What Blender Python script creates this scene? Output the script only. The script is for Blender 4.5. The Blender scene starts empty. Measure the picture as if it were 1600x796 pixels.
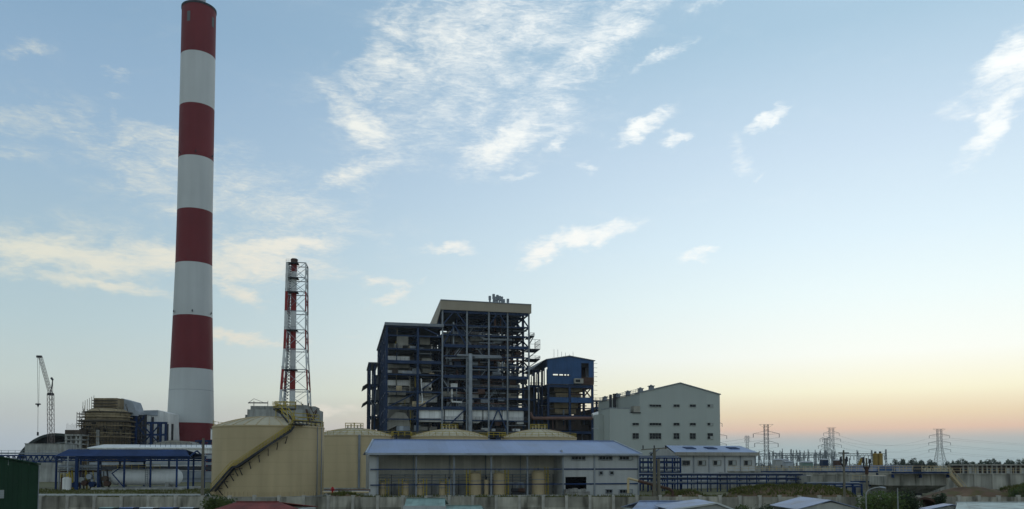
import bpy, math, random
from mathutils import Vector, noise as mnoise
random.seed(7)
SC = bpy.context.scene
COL = SC.collection
PI = math.pi
# ------------------------------------------------------------------ camera
FPX, PPY, PITCH, EYE = 1250.0, 662.0, math.radians(2.9), 6.0      # photo is 1600 x 796
cam_d = bpy.data.cameras.new('camera'); cam = bpy.data.objects.new('camera', cam_d); COL.objects.link(cam)
cam.location = (0, 0, EYE); cam.rotation_euler = (PI/2 + PITCH, 0, 0)
cam_d.sensor_fit = 'HORIZONTAL'; cam_d.sensor_width = 36; cam_d.lens = 36*FPX/1600
cam_d.shift_y = (PPY - 398)/1600
cam_d.clip_start = 0.5; cam_d.clip_end = 30000
SC.camera = cam
def ray(px, py):
    dx = (px-800)/FPX; dy = -(py-PPY)/FPX
    return Vector((dx, math.cos(PITCH)-dy*math.sin(PITCH), dy*math.cos(PITCH)+math.sin(PITCH)))
def at(px, py, Y):                      # point on the pixel's ray at depth Y
    d = ray(px, py); t = Y/d.y
    return Vector((d.x*t, Y, EYE+d.z*t))
def azel(px, py):
    d = ray(px, py).normalized()
    return math.atan2(d.x, d.y), math.asin(d.z)
def lin(c):
    return tuple((v/255/12.92 if v <= 10.3 else ((v/255+.055)/1.055)**2.4) for v in c)
# ------------------------------------------------------------------ world: dusk sky with cirrus
HAZE = 0.00008        # extinction of the evening air, 1/m
SUN_AZ, SUN_EL = math.radians(29), math.radians(2.0)
W = bpy.data.worlds.new('World'); SC.world = W; W.use_nodes = True
nt = W.node_tree; nt.nodes.clear()
def N(t, **k):
    n = nt.nodes.new(t)
    for a, v in k.items(): setattr(n, a, v)
    return n
def L(a, b): nt.links.new(a, b)
def math_(op, a, b=None, clamp=False):
    n = N('ShaderNodeMath', operation=op, use_clamp=clamp)
    for i, v in enumerate((a, b)):
        if v is None: continue
        if isinstance(v, (int, float)): n.inputs[i].default_value = v
        else: L(v, n.inputs[i])
    return n.outputs[0]
def rng(v, a, b, c, d, smooth=True):
    n = N('ShaderNodeMapRange', interpolation_type='SMOOTHSTEP' if smooth else 'LINEAR')
    L(v, n.inputs['Value'])
    for k, x in zip(('From Min', 'From Max', 'To Min', 'To Max'), (a, b, c, d)): n.inputs[k].default_value = x
    return n.outputs[0]
geo = N('ShaderNodeTexCoord'); sep = N('ShaderNodeSeparateXYZ'); L(geo.outputs['Generated'], sep.inputs[0])
az = math_('ARCTAN2', sep.outputs[0], sep.outputs[1]); el = math_('ARCSINE', sep.outputs[2])
def ramp(stops):
    r = N('ShaderNodeValToRGB'); cr = r.color_ramp; cr.interpolation = 'LINEAR'
    while len(cr.elements) < len(stops): cr.elements.new(0.5)
    for e, (p, c) in zip(cr.elements, stops): e.position = p; e.color = (*[v/1.6 for v in clear(c, p*math.radians(60))], 1)
    L(rng(el, 0, math.radians(60), 0, 1, False), r.inputs[0]); m = N('ShaderNodeVectorMath', operation='SCALE'); L(r.outputs[0], m.inputs[0]); m.inputs['Scale'].default_value = 1.6; return m.outputs[0]
def clear(c, e):                        # sky colour beyond the haze, from the colour seen through it
    T = math.exp(-HAZE*min(3100, 210/max(math.sin(e), 1e-3))); return [max(0, (v-(1-T)*a)/T) for v, a in zip(lin(c), (.24, .25, .28))]
def stops(px, rows, top):
    s = [(max(0.0, azel(px, y)[1])/math.radians(60), c) for y, c in rows]
    s.sort(key=lambda q: q[0]); return s + [(0.95, top)]
left = ramp(stops(100, [(724, (168, 178, 186)), (690, (176, 185, 192)), (650, (186, 192, 191)), (600, (193, 204, 200)), (500, (183, 203, 208)),
                        (400, (172, 196, 208)), (250, (158, 186, 208)), (100, (146, 176, 203)), (0, (138, 170, 198))], (122, 148, 174)))
right = ramp(stops(1450, [(724, (154, 173, 179)), (700, (160, 178, 182)), (683, (176, 180, 180)), (668, (218, 190, 172)), (645, (231, 212, 181)), (605, (246, 242, 214)),
                          (545, (249, 253, 246)), (450, (238, 252, 253)), (350, (224, 243, 253)), (200, (205, 226, 243)), (0, (174, 204, 225))], (130, 166, 200)))
dist = math_('ABSOLUTE', math_('SUBTRACT', az, SUN_AZ))
wsun = rng(dist, math.radians(2), math.radians(64), 1, 0)
base = N('ShaderNodeMix', data_type='RGBA'); L(wsun, base.inputs[0]); L(left, base.inputs[6]); L(right, base.inputs[7])
sky = N('ShaderNodeTexSky', sky_type='NISHITA'); sky.sun_disc = False
sky.sun_elevation = math.radians(4); sky.sun_rotation = SUN_AZ; sky.dust_density = 2.0; sky.ozone_density = 2.0; sky.altitude = 10
skyg = N('ShaderNodeVectorMath', operation='SCALE'); L(sky.outputs[0], skyg.inputs[0]); skyg.inputs['Scale'].default_value = 0.12
base2 = N('ShaderNodeMix', data_type='RGBA'); base2.inputs[0].default_value = 0.01; L(base.outputs[2], base2.inputs[6]); L(skyg.outputs[0], base2.inputs[7])
# clouds: soft patches at their own directions, broken up by stretched noise
comb = N('ShaderNodeCombineXYZ'); L(az, comb.inputs[0]); L(el, comb.inputs[1])
CL = [  # px, py, half length, half width, angle, strength
 (760,90,330,150,22,.49),(640,130,170,90,35,.49),(840,150,150,120,30,.40),(350,300,330,90,-12,.49),(150,400,420,70,0,.40),(620,250,120,40,15,.35),(40,200,110,60,0,.36),   # thin veils
 (930,70,180,42,38,.72),(870,110,120,34,45,.62),(720,40,200,50,22,.55),(600,95,120,55,58,.6),(700,95,110,22,12,.55),(560,190,85,30,-38,.85),(785,225,90,38,28,.92),(770,250,60,18,20,.7),(570,265,85,27,20,.82),
 (870,165,26,34,65,.6),(1005,199,58,18,22,1.0),(1052,217,28,11,8,.85),(1200,187,44,10,24,.72),(1155,238,22,34,25,.45),(905,372,100,17,11,1.05),
 (855,395,48,18,36,1.05),(1090,401,32,12,0,.78),(1580,95,70,40,40,.9),(1550,185,85,30,55,.9),(1510,160,45,22,20,.5),(80,396,260,36,-3,1.0),(300,408,280,34,2,.95),(450,386,140,18,4,.98),
 (370,455,55,18,-22,.82),(300,340,190,24,-18,.45),(460,320,90,20,-22,.45),(130,442,200,14,-6,.78),(45,80,38,22,30,.45),(180,118,34,12,10,.45),(175,150,34,9,-10,.42),(170,182,14,20,60,.45),
 (30,185,60,12,-8,.42),(25,243,60,14,0,.45),(605,445,46,11,0,.82),(610,466,40,10,22,.84),(655,438,22,5,5,.5),(705,392,56,11,2,.84),(375,523,105,13,-4,.78),
 (540,528,34,7,0,.45),(515,640,66,11,-4,.8),(1035,92,60,14,24,.7),(800,278,55,10,8,.55),(925,262,26,12,-20,.4),(868,228,30,10,28,.66),(1130,3,80,12,5,.45),(680,232,40,9,10,.4),(1170,272,14,4,25,.5)]
def warp(vec, scl, scale, amp, det):
    mp = N('ShaderNodeMapping'); L(comb.outputs[0], mp.inputs[0]); mp.inputs['Scale'].default_value = scl
    n = N('ShaderNodeTexNoise'); L(mp.outputs[0], n.inputs['Vector']); n.inputs['Scale'].default_value = scale; n.inputs['Detail'].default_value = det
    c = N('ShaderNodeVectorMath', operation='SUBTRACT'); L(n.outputs['Color'], c.inputs[0]); c.inputs[1].default_value = (.5, .5, .5)
    m = N('ShaderNodeVectorMath', operation='MULTIPLY'); L(c.outputs[0], m.inputs[0]); m.inputs[1].default_value = (amp, amp*.6, 0)
    a = N('ShaderNodeVectorMath', operation='ADD'); L(vec, a.inputs[0]); L(m.outputs[0], a.inputs[1]); return a.outputs[0]
wv = warp(warp(comb.outputs[0], (1, 1.8, 1), 14, .06, 5), (1, 1.5, 1), 60, .03, 7)
mask = None
for px, py, a, b, ang, st in CL:
    A, E = azel(px, py); k = 1.45/FPX*math.cos(A)
    mp = N('ShaderNodeMapping', vector_type='TEXTURE'); L(wv, mp.inputs[0])
    mp.inputs['Location'].default_value = (A, E, 0); mp.inputs['Rotation'].default_value = (0, 0, math.radians(ang)); mp.inputs['Scale'].default_value = (a*k, b*k, 1)
    ln = N('ShaderNodeVectorMath', operation='LENGTH'); L(mp.outputs[0], ln.inputs[0])
    v = rng(ln.outputs['Value'], 0.0, 1.0, st, 0)
    mask = v if mask is None else math_('SMOOTH_MAX', mask, v)
    if mask is not v: mask.node.inputs[2].default_value = 0.12
def noise_(rot, scl, scale, det, dst, rough=.6):
    mp = N('ShaderNodeMapping'); L(comb.outputs[0], mp.inputs[0]); mp.inputs['Rotation'].default_value = (0, 0, -math.radians(rot)); mp.inputs['Scale'].default_value = scl
    n = N('ShaderNodeTexNoise'); L(mp.outputs[0], n.inputs['Vector'])
    n.inputs['Scale'].default_value = scale; n.inputs['Detail'].default_value = det; n.inputs['Distortion'].default_value = dst; n.inputs['Roughness'].default_value = rough
    return n.outputs[0]
n1 = noise_(30, (1, 2.4, 1), 12, 12, .8, .62); n2 = noise_(26, (1, 4.0, 1), 48, 10, 1.2, .66); n3 = noise_(34, (1, 5.0, 1), 140, 6, .8, .7)
far_ = math_('MULTIPLY', rng(math_('ABSOLUTE', az), .75, 1.1, 0, .42), rng(el, .1, .35, 0, 1))   # the same thin cirrus goes on outside the frame
mask = math_('MAXIMUM', mask, far_)
nn = math_('ADD', math_('ADD', math_('MULTIPLY', n1, .56), math_('MULTIPLY', n2, .32)), math_('MULTIPLY', n3, .12))
nc = rng(nn, .33, .67, -.5, .5, False)
dens = math_('ADD', math_('MULTIPLY', mask, 1.0), math_('MULTIPLY', nc, .95))
dens = rng(dens, .06, 1.14, 0, .98)
dens = math_('MULTIPLY', dens, rng(mask, 0.02, .35, 0, 1))
warm = rng(el, math.radians(4), math.radians(24), 0, 1)
cc = N('ShaderNodeMix', data_type='RGBA'); L(warm, cc.inputs[0]); cc.inputs[6].default_value = (*lin((240, 222, 200)), 1); cc.inputs[7].default_value = (*lin((247, 250, 246)), 1)
bright = N('ShaderNodeMix', data_type='RGBA'); L(wsun, bright.inputs[0]); L(cc.outputs[2], bright.inputs[6]); bright.inputs[7].default_value = (1.05, 1.08, 1.06, 1)
dim = N('ShaderNodeMix', data_type='RGBA'); L(rng(az, -.7, .1, 0, 1), dim.inputs[0]); dim.inputs[6].default_value = (*lin((228, 229, 214)), 1); L(bright.outputs[2], dim.inputs[7])
fin = N('ShaderNodeMix', data_type='RGBA'); L(dens, fin.inputs[0]); L(base2.outputs[2], fin.inputs[6]); L(dim.outputs[2], fin.inputs[7])
bg = N('ShaderNodeBackground'); L(fin.outputs[2], bg.inputs[0]); bg.inputs[1].default_value = 1.0
wo = N('ShaderNodeOutputWorld'); L(bg.outputs[0], wo.inputs[0])
W.cycles.sampling_method = 'MANUAL'; W.cycles.sample_map_resolution = 512
# the sun has just gone into the haze on the right: only a faint broad glow is left
sl = bpy.data.lights.new('sun', 'SUN'); sl.energy = 0.12; sl.angle = math.radians(25); sl.color = (1, .78, .6)
so = bpy.data.objects.new('sun', sl); COL.objects.link(so)
so.rotation_euler = Vector((-math.sin(SUN_AZ), -math.cos(SUN_AZ), -math.tan(math.radians(5)))).to_track_quat('-Z', 'Y').to_euler()
SC.view_settings.view_transform = 'Standard'; SC.view_settings.look = 'None'; SC.view_settings.exposure = 0; SC.view_settings.gamma = 1
SC.cycles.max_bounces = 6
# ------------------------------------------------------------------ materials
MATS = {}
def mat(name, rgb, rough=.75, var=.18, scale=.25, streak=0., metal=0., rnd=.12, seam=0., seam_w=1.0, axis=0, spec=.18, dirt=None, dirt_amt=0., bump=0.):
    m = bpy.data.materials.new(name); m.use_nodes = True; t = m.node_tree; MATS[name] = m
    bs = t.nodes['Principled BSDF']; bs.inputs['Roughness'].default_value = rough; bs.inputs['Metallic'].default_value = metal
    bs.inputs['Specular IOR Level'].default_value = spec
    tc = t.nodes.new('ShaderNodeTexCoord'); oi = t.nodes.new('ShaderNodeObjectInfo')
    def nz(scl, s, d=5):
        mp = t.nodes.new('ShaderNodeMapping'); mp.inputs['Scale'].default_value = scl; t.links.new(tc.outputs['Object'], mp.inputs[0])
        n = t.nodes.new('ShaderNodeTexNoise'); n.inputs['Scale'].default_value = s; n.inputs['Detail'].default_value = d; t.links.new(mp.outputs[0], n.inputs['Vector']); return n.outputs[0]
    def mr(v, a, b, c, d):
        n = t.nodes.new('ShaderNodeMapRange'); t.links.new(v, n.inputs[0])
        for i, x in enumerate((a, b, c, d)): n.inputs[i+1].default_value = x
        return n.outputs[0]
    def mul(a, b):
        n = t.nodes.new('ShaderNodeMath'); n.operation = 'MULTIPLY'; t.links.new(a, n.inputs[0]); t.links.new(b, n.inputs[1]); return n.outputs[0]
    val = mr(nz((1, 1, 1), scale), .3, .7, 1-var, 1+var)
    val = mul(val, mr(oi.outputs['Random'], 0, 1, 1-rnd, 1+rnd))
    if streak: val = mul(val, mr(nz((1, 1, .06), scale*5), .35, .7, 1, 1-streak))
    if seam:
        sp = t.nodes.new('ShaderNodeSeparateXYZ'); t.links.new(tc.outputs['Object'], sp.inputs[0])
        w = t.nodes.new('ShaderNodeMath'); w.operation = 'PINGPONG'; t.links.new(sp.outputs[axis], w.inputs[0]); w.inputs[1].default_value = seam_w/2
        val = mul(val, mr(w.outputs[0], 0, .05*seam_w, 1-seam, 1))
    mx = t.nodes.new('ShaderNodeVectorMath'); mx.operation = 'SCALE'; mx.inputs[0].default_value = rgb; t.links.new(val, mx.inputs['Scale'])
    col = mx.outputs[0]
    if dirt:
        dm = t.nodes.new('ShaderNodeMix'); dm.data_type = 'RGBA'; t.links.new(mr(nz((1, 1, .25), scale*2.3, 8), .48, .68, 0, dirt_amt), dm.inputs[0])
        t.links.new(col, dm.inputs[6]); dm.inputs[7].default_value = (*dirt, 1); col = dm.outputs[2]
    t.links.new(col, bs.inputs['Base Color'])
    if bump:
        b = t.nodes.new('ShaderNodeBump'); b.inputs['Strength'].default_value = bump; t.links.new(nz((1, 1, 1), scale*12), b.inputs['Height']); t.links.new(b.outputs[0], bs.inputs['Normal'])
    return m
mat('red_paint', (.165, .022, .026), .6, .10, .06, .12, rnd=.05)
mat('white_paint', (.56, .575, .56), .6, .06, .06, .10, rnd=.04)
mat('tower_red', (.25, .03, .028), .6); mat('tower_white', (.62, .62, .60), .6)
mat('concrete', (.27, .27, .25), .9, .25, .5, .25, dirt=(.07, .07, .055), dirt_amt=.7, bump=.3)
mat('wall_concrete', (.38, .355, .29), .9, .3, .45, .3, dirt=(.055, .05, .036), dirt_amt=.75, rnd=.34, bump=.3); mat('wall_post', (.47, .445, .385), .9, .2, .8, .2, dirt=(.1, .09, .07), dirt_amt=.5)
mat('basin_concrete', (.38, .365, .315), .9, .22, .25, .4, dirt=(.08, .08, .065), dirt_amt=.6)
mat('pale_concrete', (.40, .40, .37), .9, .2, .3, .3, dirt=(.12, .11, .09), dirt_amt=.6)
mat('tank_beige', (.52, .41, .24), .6, .07, .12, .14, rnd=.04, seam=.10, seam_w=2.1, axis=2)
mat('dome_beige', (.44, .375, .25), .6, .10, .3, 0, rnd=.05)
mat('yellow', (.40, .30, .045), .6, .2); mat('dark_steel', (.035, .037, .042), .6, .3, .6)
mat('grey_steel', (.22, .24, .26), .5, .2, .4); mat('galv', (.32, .35, .38), .5, .2, .4)
mat('blue_steel', (.017, .036, .085), .6, .25, .3); mat('deep_blue', (.013, .033, .10), .75, .25, .3, spec=.12); mat('navy_sheet', (.02, .04, .10), .7)
mat('blue_clad', (.036, .092, .21), .55, .15, .2, .2, seam=.2, seam_w=1.0)
mat('roof_blue', (.17, .225, .37), .42, .12, .12, 0, rnd=.10, seam=.18, seam_w=.9, spec=.6, dirt=(.16, .17, .2), dirt_amt=.35)
mat('roof_near', (.22, .27, .40), .45, .15, .3, 0, rnd=.1, seam=.2, seam_w=.6, spec=.5, dirt=(.14, .10, .07), dirt_amt=.45)
mat('roof_mint', (.42, .50, .46), .6, .15, .4, 0, seam=.15, seam_w=.7, dirt=(.10, .10, .07), dirt_amt=.6)
mat('roof_green', (.24, .34, .30), .6, .15, .4, 0, seam=.15, seam_w=.6, dirt=(.10, .11, .08), dirt_amt=.4)
mat('roof_red', (.20, .045, .035), .75, .25, .5, 0, seam=.2, seam_w=.5, dirt=(.07, .03, .025), dirt_amt=.5)
mat('white_clad', (.46, .465, .45), .6, .06, .15, .12, rnd=.04, seam=.12, seam_w=1.1, dirt=(.22, .22, .2), dirt_amt=.25)
mat('hall_clad', (.41, .44, .405), .6, .05, .05, .06, rnd=.03, seam=.06, seam_w=1.2)
mat('back_clad', (.52, .50, .43), .7, .10, .2, .15, seam=.15, seam_w=1.0)
mat('duct_white', (.80, .79, .75), .5, .10, .2, .15, seam=.35, seam_w=2.0)
mat('casing', (.33, .31, .26), .6, .2, .2, .2, seam=.3, seam_w=2.4); mat('casing_ochre', (.26, .20, .11), .7, .25, .25, .2, seam=.35, seam_w=1.3, axis=2)
mat('beige_clad', (.34, .29, .215), .6, .05, .1, .05, rnd=.03, seam=.07, seam_w=1.2)
mat('furnace', (.085, .064, .048), .85, .4, .3, .3, seam=.3, seam_w=1.5); mat('grating', (.06, .065, .075), .7, .3, .4)
mat('rust', (.085, .048, .034), .8, .35, .5); mat('copper_pipe', (.16, .09, .07), .6)
mat('crane_steel', (.16, .13, .12), .6); mat('scaffold', (.31, .235, .14), .85, .35, .35, .25, seam=.35, seam_w=1.5, axis=2); mat('scaffold_tube', (.085, .07, .05), .7, .3)
mat('bamboo', (.33, .26, .155), .85, .3, .35, .2, seam=.3, seam_w=1.0, axis=2)
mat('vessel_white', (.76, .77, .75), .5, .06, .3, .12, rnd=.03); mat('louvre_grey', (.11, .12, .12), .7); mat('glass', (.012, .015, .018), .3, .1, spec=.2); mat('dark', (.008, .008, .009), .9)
mat('pale_glass', (.35, .37, .35), .3)
mat('green_clad', (.014, .045, .024), .65, .12, .3, .15, seam=.3, seam_w=.6)
mat('wood_pole', (.16, .145, .11), .9, .25, .8, .3); mat('pole_grey', (.25, .26, .25), .7)
mat('silo_yellow', (.30, .20, .05), .7, .2, .3, .25); mat('dome_dark', (.045, .055, .05), .7, .2, .1, .1, seam=.3, seam_w=3.0)
mat('pylon', (.11, .12, .13), .6); mat('far_steel', (.20, .22, .23), .6)
mat('car_silver', (.45, .46, .48), .3, .05, spec=.6); mat('car_blue', (.03, .07, .22), .25, .05, spec=.6); mat('car_green', (.22, .32, .28), .3, .05); mat('tyre', (.02, .02, .02), .9)
mat('red_lamp', (.35, .02, .02), .5); mat('stone', (.25, .24, .22), .9, .3, .6, bump=.4)
mat('bark', (.07, .05, .035), .95, .3, 1)
def leafmat(name, a, b):
    m = mat(name, a, .8, .3, .6, dirt=b, dirt_amt=.8, rnd=.15); return m
leafmat('leaf', (.055, .085, .018), (.10, .11, .03)); leafmat('leaf_dark', (.022, .04, .014), (.04, .06, .02))
leafmat('grass_mat', (.085, .095, .02), (.14, .115, .045)); leafmat('far_leaf', (.04, .06, .035), (.06, .075, .04))
def ground_mat():
    m = mat('ground', (.12, .115, .055), .95, .35, .05, dirt=(.15, .12, .085), dirt_amt=.8, bump=.5); return m
ground_mat(); mat('dirt', (.145, .092, .057), .95, .35, .35, dirt=(.10, .095, .03), dirt_amt=.75, bump=.8)
# ------------------------------------------------------------------ mesh helpers
class MB:
    def __init__(s): s.v = []; s.f = []
    def add(s, vs, fs):
        o = len(s.v); s.v += [tuple(p) for p in vs]; s.f += [tuple(i+o for i in f) for f in fs]; return s
    def box(s, x0, x1, y0, y1, z0, z1):
        if x0 > x1: x0, x1 = x1, x0
        if z0 > z1: z0, z1 = z1, z0
        if y0 > y1: y0, y1 = y1, y0
        return s.add([(x0,y0,z0),(x1,y0,z0),(x1,y1,z0),(x0,y1,z0),(x0,y0,z1),(x1,y0,z1),(x1,y1,z1),(x0,y1,z1)],
                     [(0,3,2,1),(4,5,6,7),(0,1,5,4),(1,2,6,5),(2,3,7,6),(3,0,4,7)])
    def bar(s, p, q, w, h=None):
        p, q = Vector(p), Vector(q); h = h or w; d = (q-p).normalized()
        a = d.cross(Vector((0,0,1)))
        if a.length < 1e-3: a = Vector((1,0,0))
        a.normalize(); b = d.cross(a); a = a*(w/2); b = b*(h/2)
        return s.add([p-a-b,p+a-b,p+a+b,p-a+b,q-a-b,q+a-b,q+a+b,q-a+b],[(0,3,2,1),(4,5,6,7),(0,1,5,4),(1,2,6,5),(2,3,7,6),(3,0,4,7)])
    def cyl(s, p, q, r0, r1=None, n=12, caps=True):
        p, q = Vector(p), Vector(q); r1 = r0 if r1 is None else r1; d = (q-p).normalized()
        a = d.cross(Vector((0,0,1)))
        if a.length < 1e-3: a = Vector((1,0,0))
        a.normalize(); b = d.cross(a); vs = []
        for c, r in ((p, r0), (q, r1)):
            for i in range(n):
                t = 2*PI*i/n; vs.append(c + a*(r*math.cos(t)) + b*(r*math.sin(t)))
        fs = [(i, n+i, n+(i+1) % n, (i+1) % n) for i in range(n)]
        if caps: fs += [tuple(range(n)), tuple(reversed(range(n, 2*n)))]
        return s.add(vs, fs)
    def path(s, pts, r, n=8):
        for a, b in zip(pts[:-1], pts[1:]): s.cyl(a, b, r, r, n)
        return s
    def lathe(s, prof, n=48, cx=0, cy=0, a0=0., a1=2*PI):
        full = abs(a1-a0-2*PI) < 1e-6; m = n if full else n+1; vs = []
        for r, z in prof:
            for i in range(m):
                t = a0+(a1-a0)*i/n; vs.append((cx+r*math.cos(t), cy+r*math.sin(t), z))
        fs = []
        for k in range(len(prof)-1):
            for i in range(n):
                j = (i+1) % m; fs.append((k*m+i, k*m+j, (k+1)*m+j, (k+1)*m+i))
        return s.add(vs, fs)
    def prism(s, poly, axis, a, b):          # poly in the two other axes, extruded from a to b
        def p(u, v, w): return {0: (w, u, v), 1: (u, w, v), 2: (u, v, w)}[axis]
        n = len(poly)
        return s.add([p(u, v, a) for u, v in poly]+[p(u, v, b) for u, v in poly],
                     [tuple(range(n)), tuple(reversed(range(n, 2*n)))]+[(i, n+i, n+(i+1) % n, (i+1) % n) for i in range(n)])
    def slab(s, quad, t):                    # four corner points, thickness downwards
        q = [Vector(c) for c in quad]; nrm = (q[1]-q[0]).cross(q[3]-q[0]).normalized()*t
        return s.add(q+[c-nrm for c in q], [(0,1,2,3),(7,6,5,4),(0,4,5,1),(1,5,6,2),(2,6,7,3),(3,7,4,0)])
    def build(s, name, material, parent=None, smooth=False):
        me = bpy.data.meshes.new(name); me.from_pydata(s.v, [], s.f); me.update()
        import bmesh
        bm = bmesh.new(); bm.from_mesh(me); bmesh.ops.recalc_face_normals(bm, faces=bm.faces); bm.to_mesh(me); bm.free()
        me.materials.append(MATS[material])
        if smooth:
            me.polygons.foreach_set('use_smooth', [True]*len(me.polygons)); me.set_sharp_from_angle(angle=math.radians(35))
        o = bpy.data.objects.new(name, me); COL.objects.link(o)
        if parent: o.parent = parent
        return o
def tag(o, label, cat, group=None):
    o['label'] = label; o['category'] = cat
    if group: o['group'] = group
    return o
def thing(name, label, cat, loc=(0,0,0), rz=0., group=None):
    o = bpy.data.objects.new(name, None); COL.objects.link(o); o.location = loc; o.rotation_euler = (0, 0, rz); o.empty_display_size = .5
    return tag(o, label, cat, group)
def struct(o, kind='structure'): o['kind'] = kind; return o
def part(name, m, par, *boxes):
    b = MB()
    for q in boxes: b.box(*q)
    return b.build(name, m, par)
def copy_tree(o, parent=None):
    c = o.copy(); COL.objects.link(c); c.parent = parent
    for ch in o.children: copy_tree(ch, c)
    return c
ALPHA = math.radians(12)
class Frame:                                  # a building's own axes: x along the front, y into the depth
    def __init__(s, px, Y, ang=ALPHA):
        p = at(px, 725, Y); s.o = Vector((p.x, Y, 0)); s.a = ang
        s.u = Vector((math.cos(ang), math.sin(ang), 0)); s.w = Vector((-math.sin(ang), math.cos(ang), 0)); s.c = Vector((0, 0, EYE))
    def hit(s, px, py, ly=0.):                # -> (lx, z) on the plane y = ly
        d = ray(px, py); t = (s.o+s.w*ly-s.c).dot(s.w)/d.dot(s.w); p = s.c+d*t
        return (p-s.o).dot(s.u), p.z
    def side(s, px, py, lx=0.):               # -> (ly, z) on the plane x = lx
        d = ray(px, py); t = (s.o+s.u*lx-s.c).dot(s.u)/d.dot(s.u); p = s.c+d*t
        return (p-s.o).dot(s.w), p.z
    def x(s, px, ly=0.): return s.hit(px, 700, ly)[0]
    def z(s, px, py, ly=0.): return s.hit(px, py, ly)[1]
    def rect(s, x0, x1, y0, y1, ly=0.):       # pixel box -> lx0, lx1, z0, z1
        a, z1 = s.hit(x0, (y0), ly); b, z0 = s.hit(x1, y1, ly); return a, b, z0, z1
    def thing(s, name, label, cat, group=None): return thing(name, label, cat, s.o, s.a, group)
def window(par, lx0, lx1, z0, z1, ly, panes=2, rows=1, frame='grey_steel', lit=()):
    b = MB(); t = .10*(1 if lx1-lx0 < 4 else 1.4); d = .22
    b.box(lx0-t, lx1+t, ly-d, ly-.01, z0-t, z0).box(lx0-t, lx1+t, ly-d, ly-.01, z1, z1+t).box(lx0-t, lx0, ly-d, ly-.01, z0, z1).box(lx1, lx1+t, ly-d, ly-.01, z0, z1)
    w = b.build('window', frame, par)
    pw = (lx1-lx0)/panes; ph = (z1-z0)/rows
    for i in range(panes):
        for j in range(rows):
            part('pane', 'pale_glass' if (i, j) in lit else 'glass', w, (lx0+i*pw+.06, lx0+(i+1)*pw-.06, ly-.12, ly-.03, z0+j*ph+.05, z0+(j+1)*ph-.05))
    return w
def handrail(b, pts, h=1.1, w=.07, posts=True):
    for p, q in zip(pts[:-1], pts[1:]):
        p, q = Vector(p), Vector(q)
        for k in (h, h*.5): b.bar(p+Vector((0,0,k)), q+Vector((0,0,k)), w)
        n = max(1, int((q-p).length/1.6))
        for i in range(n+1): c = p.lerp(q, i/n); b.bar(c, c+Vector((0,0,h)), w)
    return b
def leaves(b, c, rad, n, s, rnd, core=.35):
    c = Vector(c)
    for _ in range(n):
        d = Vector((rnd.gauss(0,1), rnd.gauss(0,1), rnd.gauss(0,1))).normalized(); r = core+(1-core)*rnd.random()**.6
        p = c+Vector((d.x*rad[0], d.y*rad[1], d.z*rad[2]))*r
        u = Vector((rnd.gauss(0,1), rnd.gauss(0,1), rnd.gauss(0,1))).normalized(); v = u.orthogonal().normalized(); k = s*(.6+.8*rnd.random())
        b.add([p-u*k*.5, p+v*k*.28, p+u*k*.5, p-v*k*.28], [(0,1,2,3)])
# ================================================================== ground
struct(MB().add([(-3500,-400,0),(3500,-400,0),(3500,3000,0),(-3500,3000,0)], [(0,1,2,3)]).build('ground', 'ground'))
def strip(name, m, pts, z):
    return struct(MB().add([(x, y, z) for x, y in pts], [tuple(range(len(pts)))]).build(name, m))
strip('path', 'pale_concrete', [(at(62,725,152).x, 152), (at(338,725,152).x, 152), (at(338,725,160).x, 160), (at(62,725,160).x, 160)], .03)
strip('road', 'concrete', [(-80, 74), (120, 74), (120, 86.5), (-80, 86.5)], .02)
# raised ground, heaps of earth
def mound(name, px0, px1, prof, Y, depth, seed):
    x0, x1 = at(px0, 725, Y).x, at(px1, 725, Y).x; nx, ny = max(12, int((x1-x0)/.5)), 22; vs = []; fs = []
    for j in range(ny+1):
        for i in range(nx+1):
            u = i/nx; v = j/ny; k = u*(len(prof)-1); i0 = min(int(k), len(prof)-2); py = prof[i0]+(prof[i0+1]-prof[i0])*(k-i0)
            zt = max(0, EYE-(py-725.3)*Y/FPX); bell = math.sin(PI*v)**.8 if 0 < v < 1 else 0; edge = min(1, u*7, (1-u)*7)
            X = x0+(x1-x0)*u; Yy = Y-depth/2+depth*v
            z = zt*bell*max(0, edge)**.7; z += (mnoise.noise(Vector((X*.35, Yy*.35, seed)))*.35+mnoise.noise(Vector((X*1.1, Yy*1.1, seed)))*.16)*min(1, z)
            vs.append((X, Yy, max(-.15, z-.1)))
    for j in range(ny):
        for i in range(nx): q = j*(nx+1)+i; fs.append((q, q+1, q+nx+2, q+nx+1))
    o = struct(MB().add(vs, fs).build(name, 'dirt', smooth=True)); return [Vector(v) for v in vs if v[2] > .3]
spots = []
spots += mound('earth_bank', 1030, 1112, [778, 768, 766, 767, 772, 778], 118, 10, 1.0)
spots += mound('earth_bank', 1118, 1345, [778, 766, 760, 759, 760, 757, 762, 766, 776], 120, 14, 2.0)
spots2 = mound('soil_heap', 1435, 1580, [778, 771, 766, 760, 759, 763, 764, 770], 128, 12, 3.0)
spots += mound('earth_bank', 1560, 1660, [770, 760, 757, 757, 760], 125, 12, 4.0)
spots += mound('earth_bank', 500, 590, [778, 773, 771, 772, 774, 778], 116, 8, 5.0)
rn = random.Random(3)
def tufts(name, pts, n, h, m='grass_mat'):
    b = MB()
    for _ in range(n):
        p = Vector(rn.choice(pts))+Vector((rn.uniform(-.4,.4), rn.uniform(-.4,.4), -.05)); k = h*(.4+rn.random())
        for _2 in range(3):
            t = rn.uniform(0, 2*PI); w = Vector((math.cos(t), math.sin(t), 0))*k*.16; l = Vector((rn.gauss(0,.35)*k, rn.gauss(0,.35)*k, k))
            b.add([p-w, p+w, p+l], [(0,1,2)])
    o = struct(b.build(name, m), 'stuff'); return o
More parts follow.
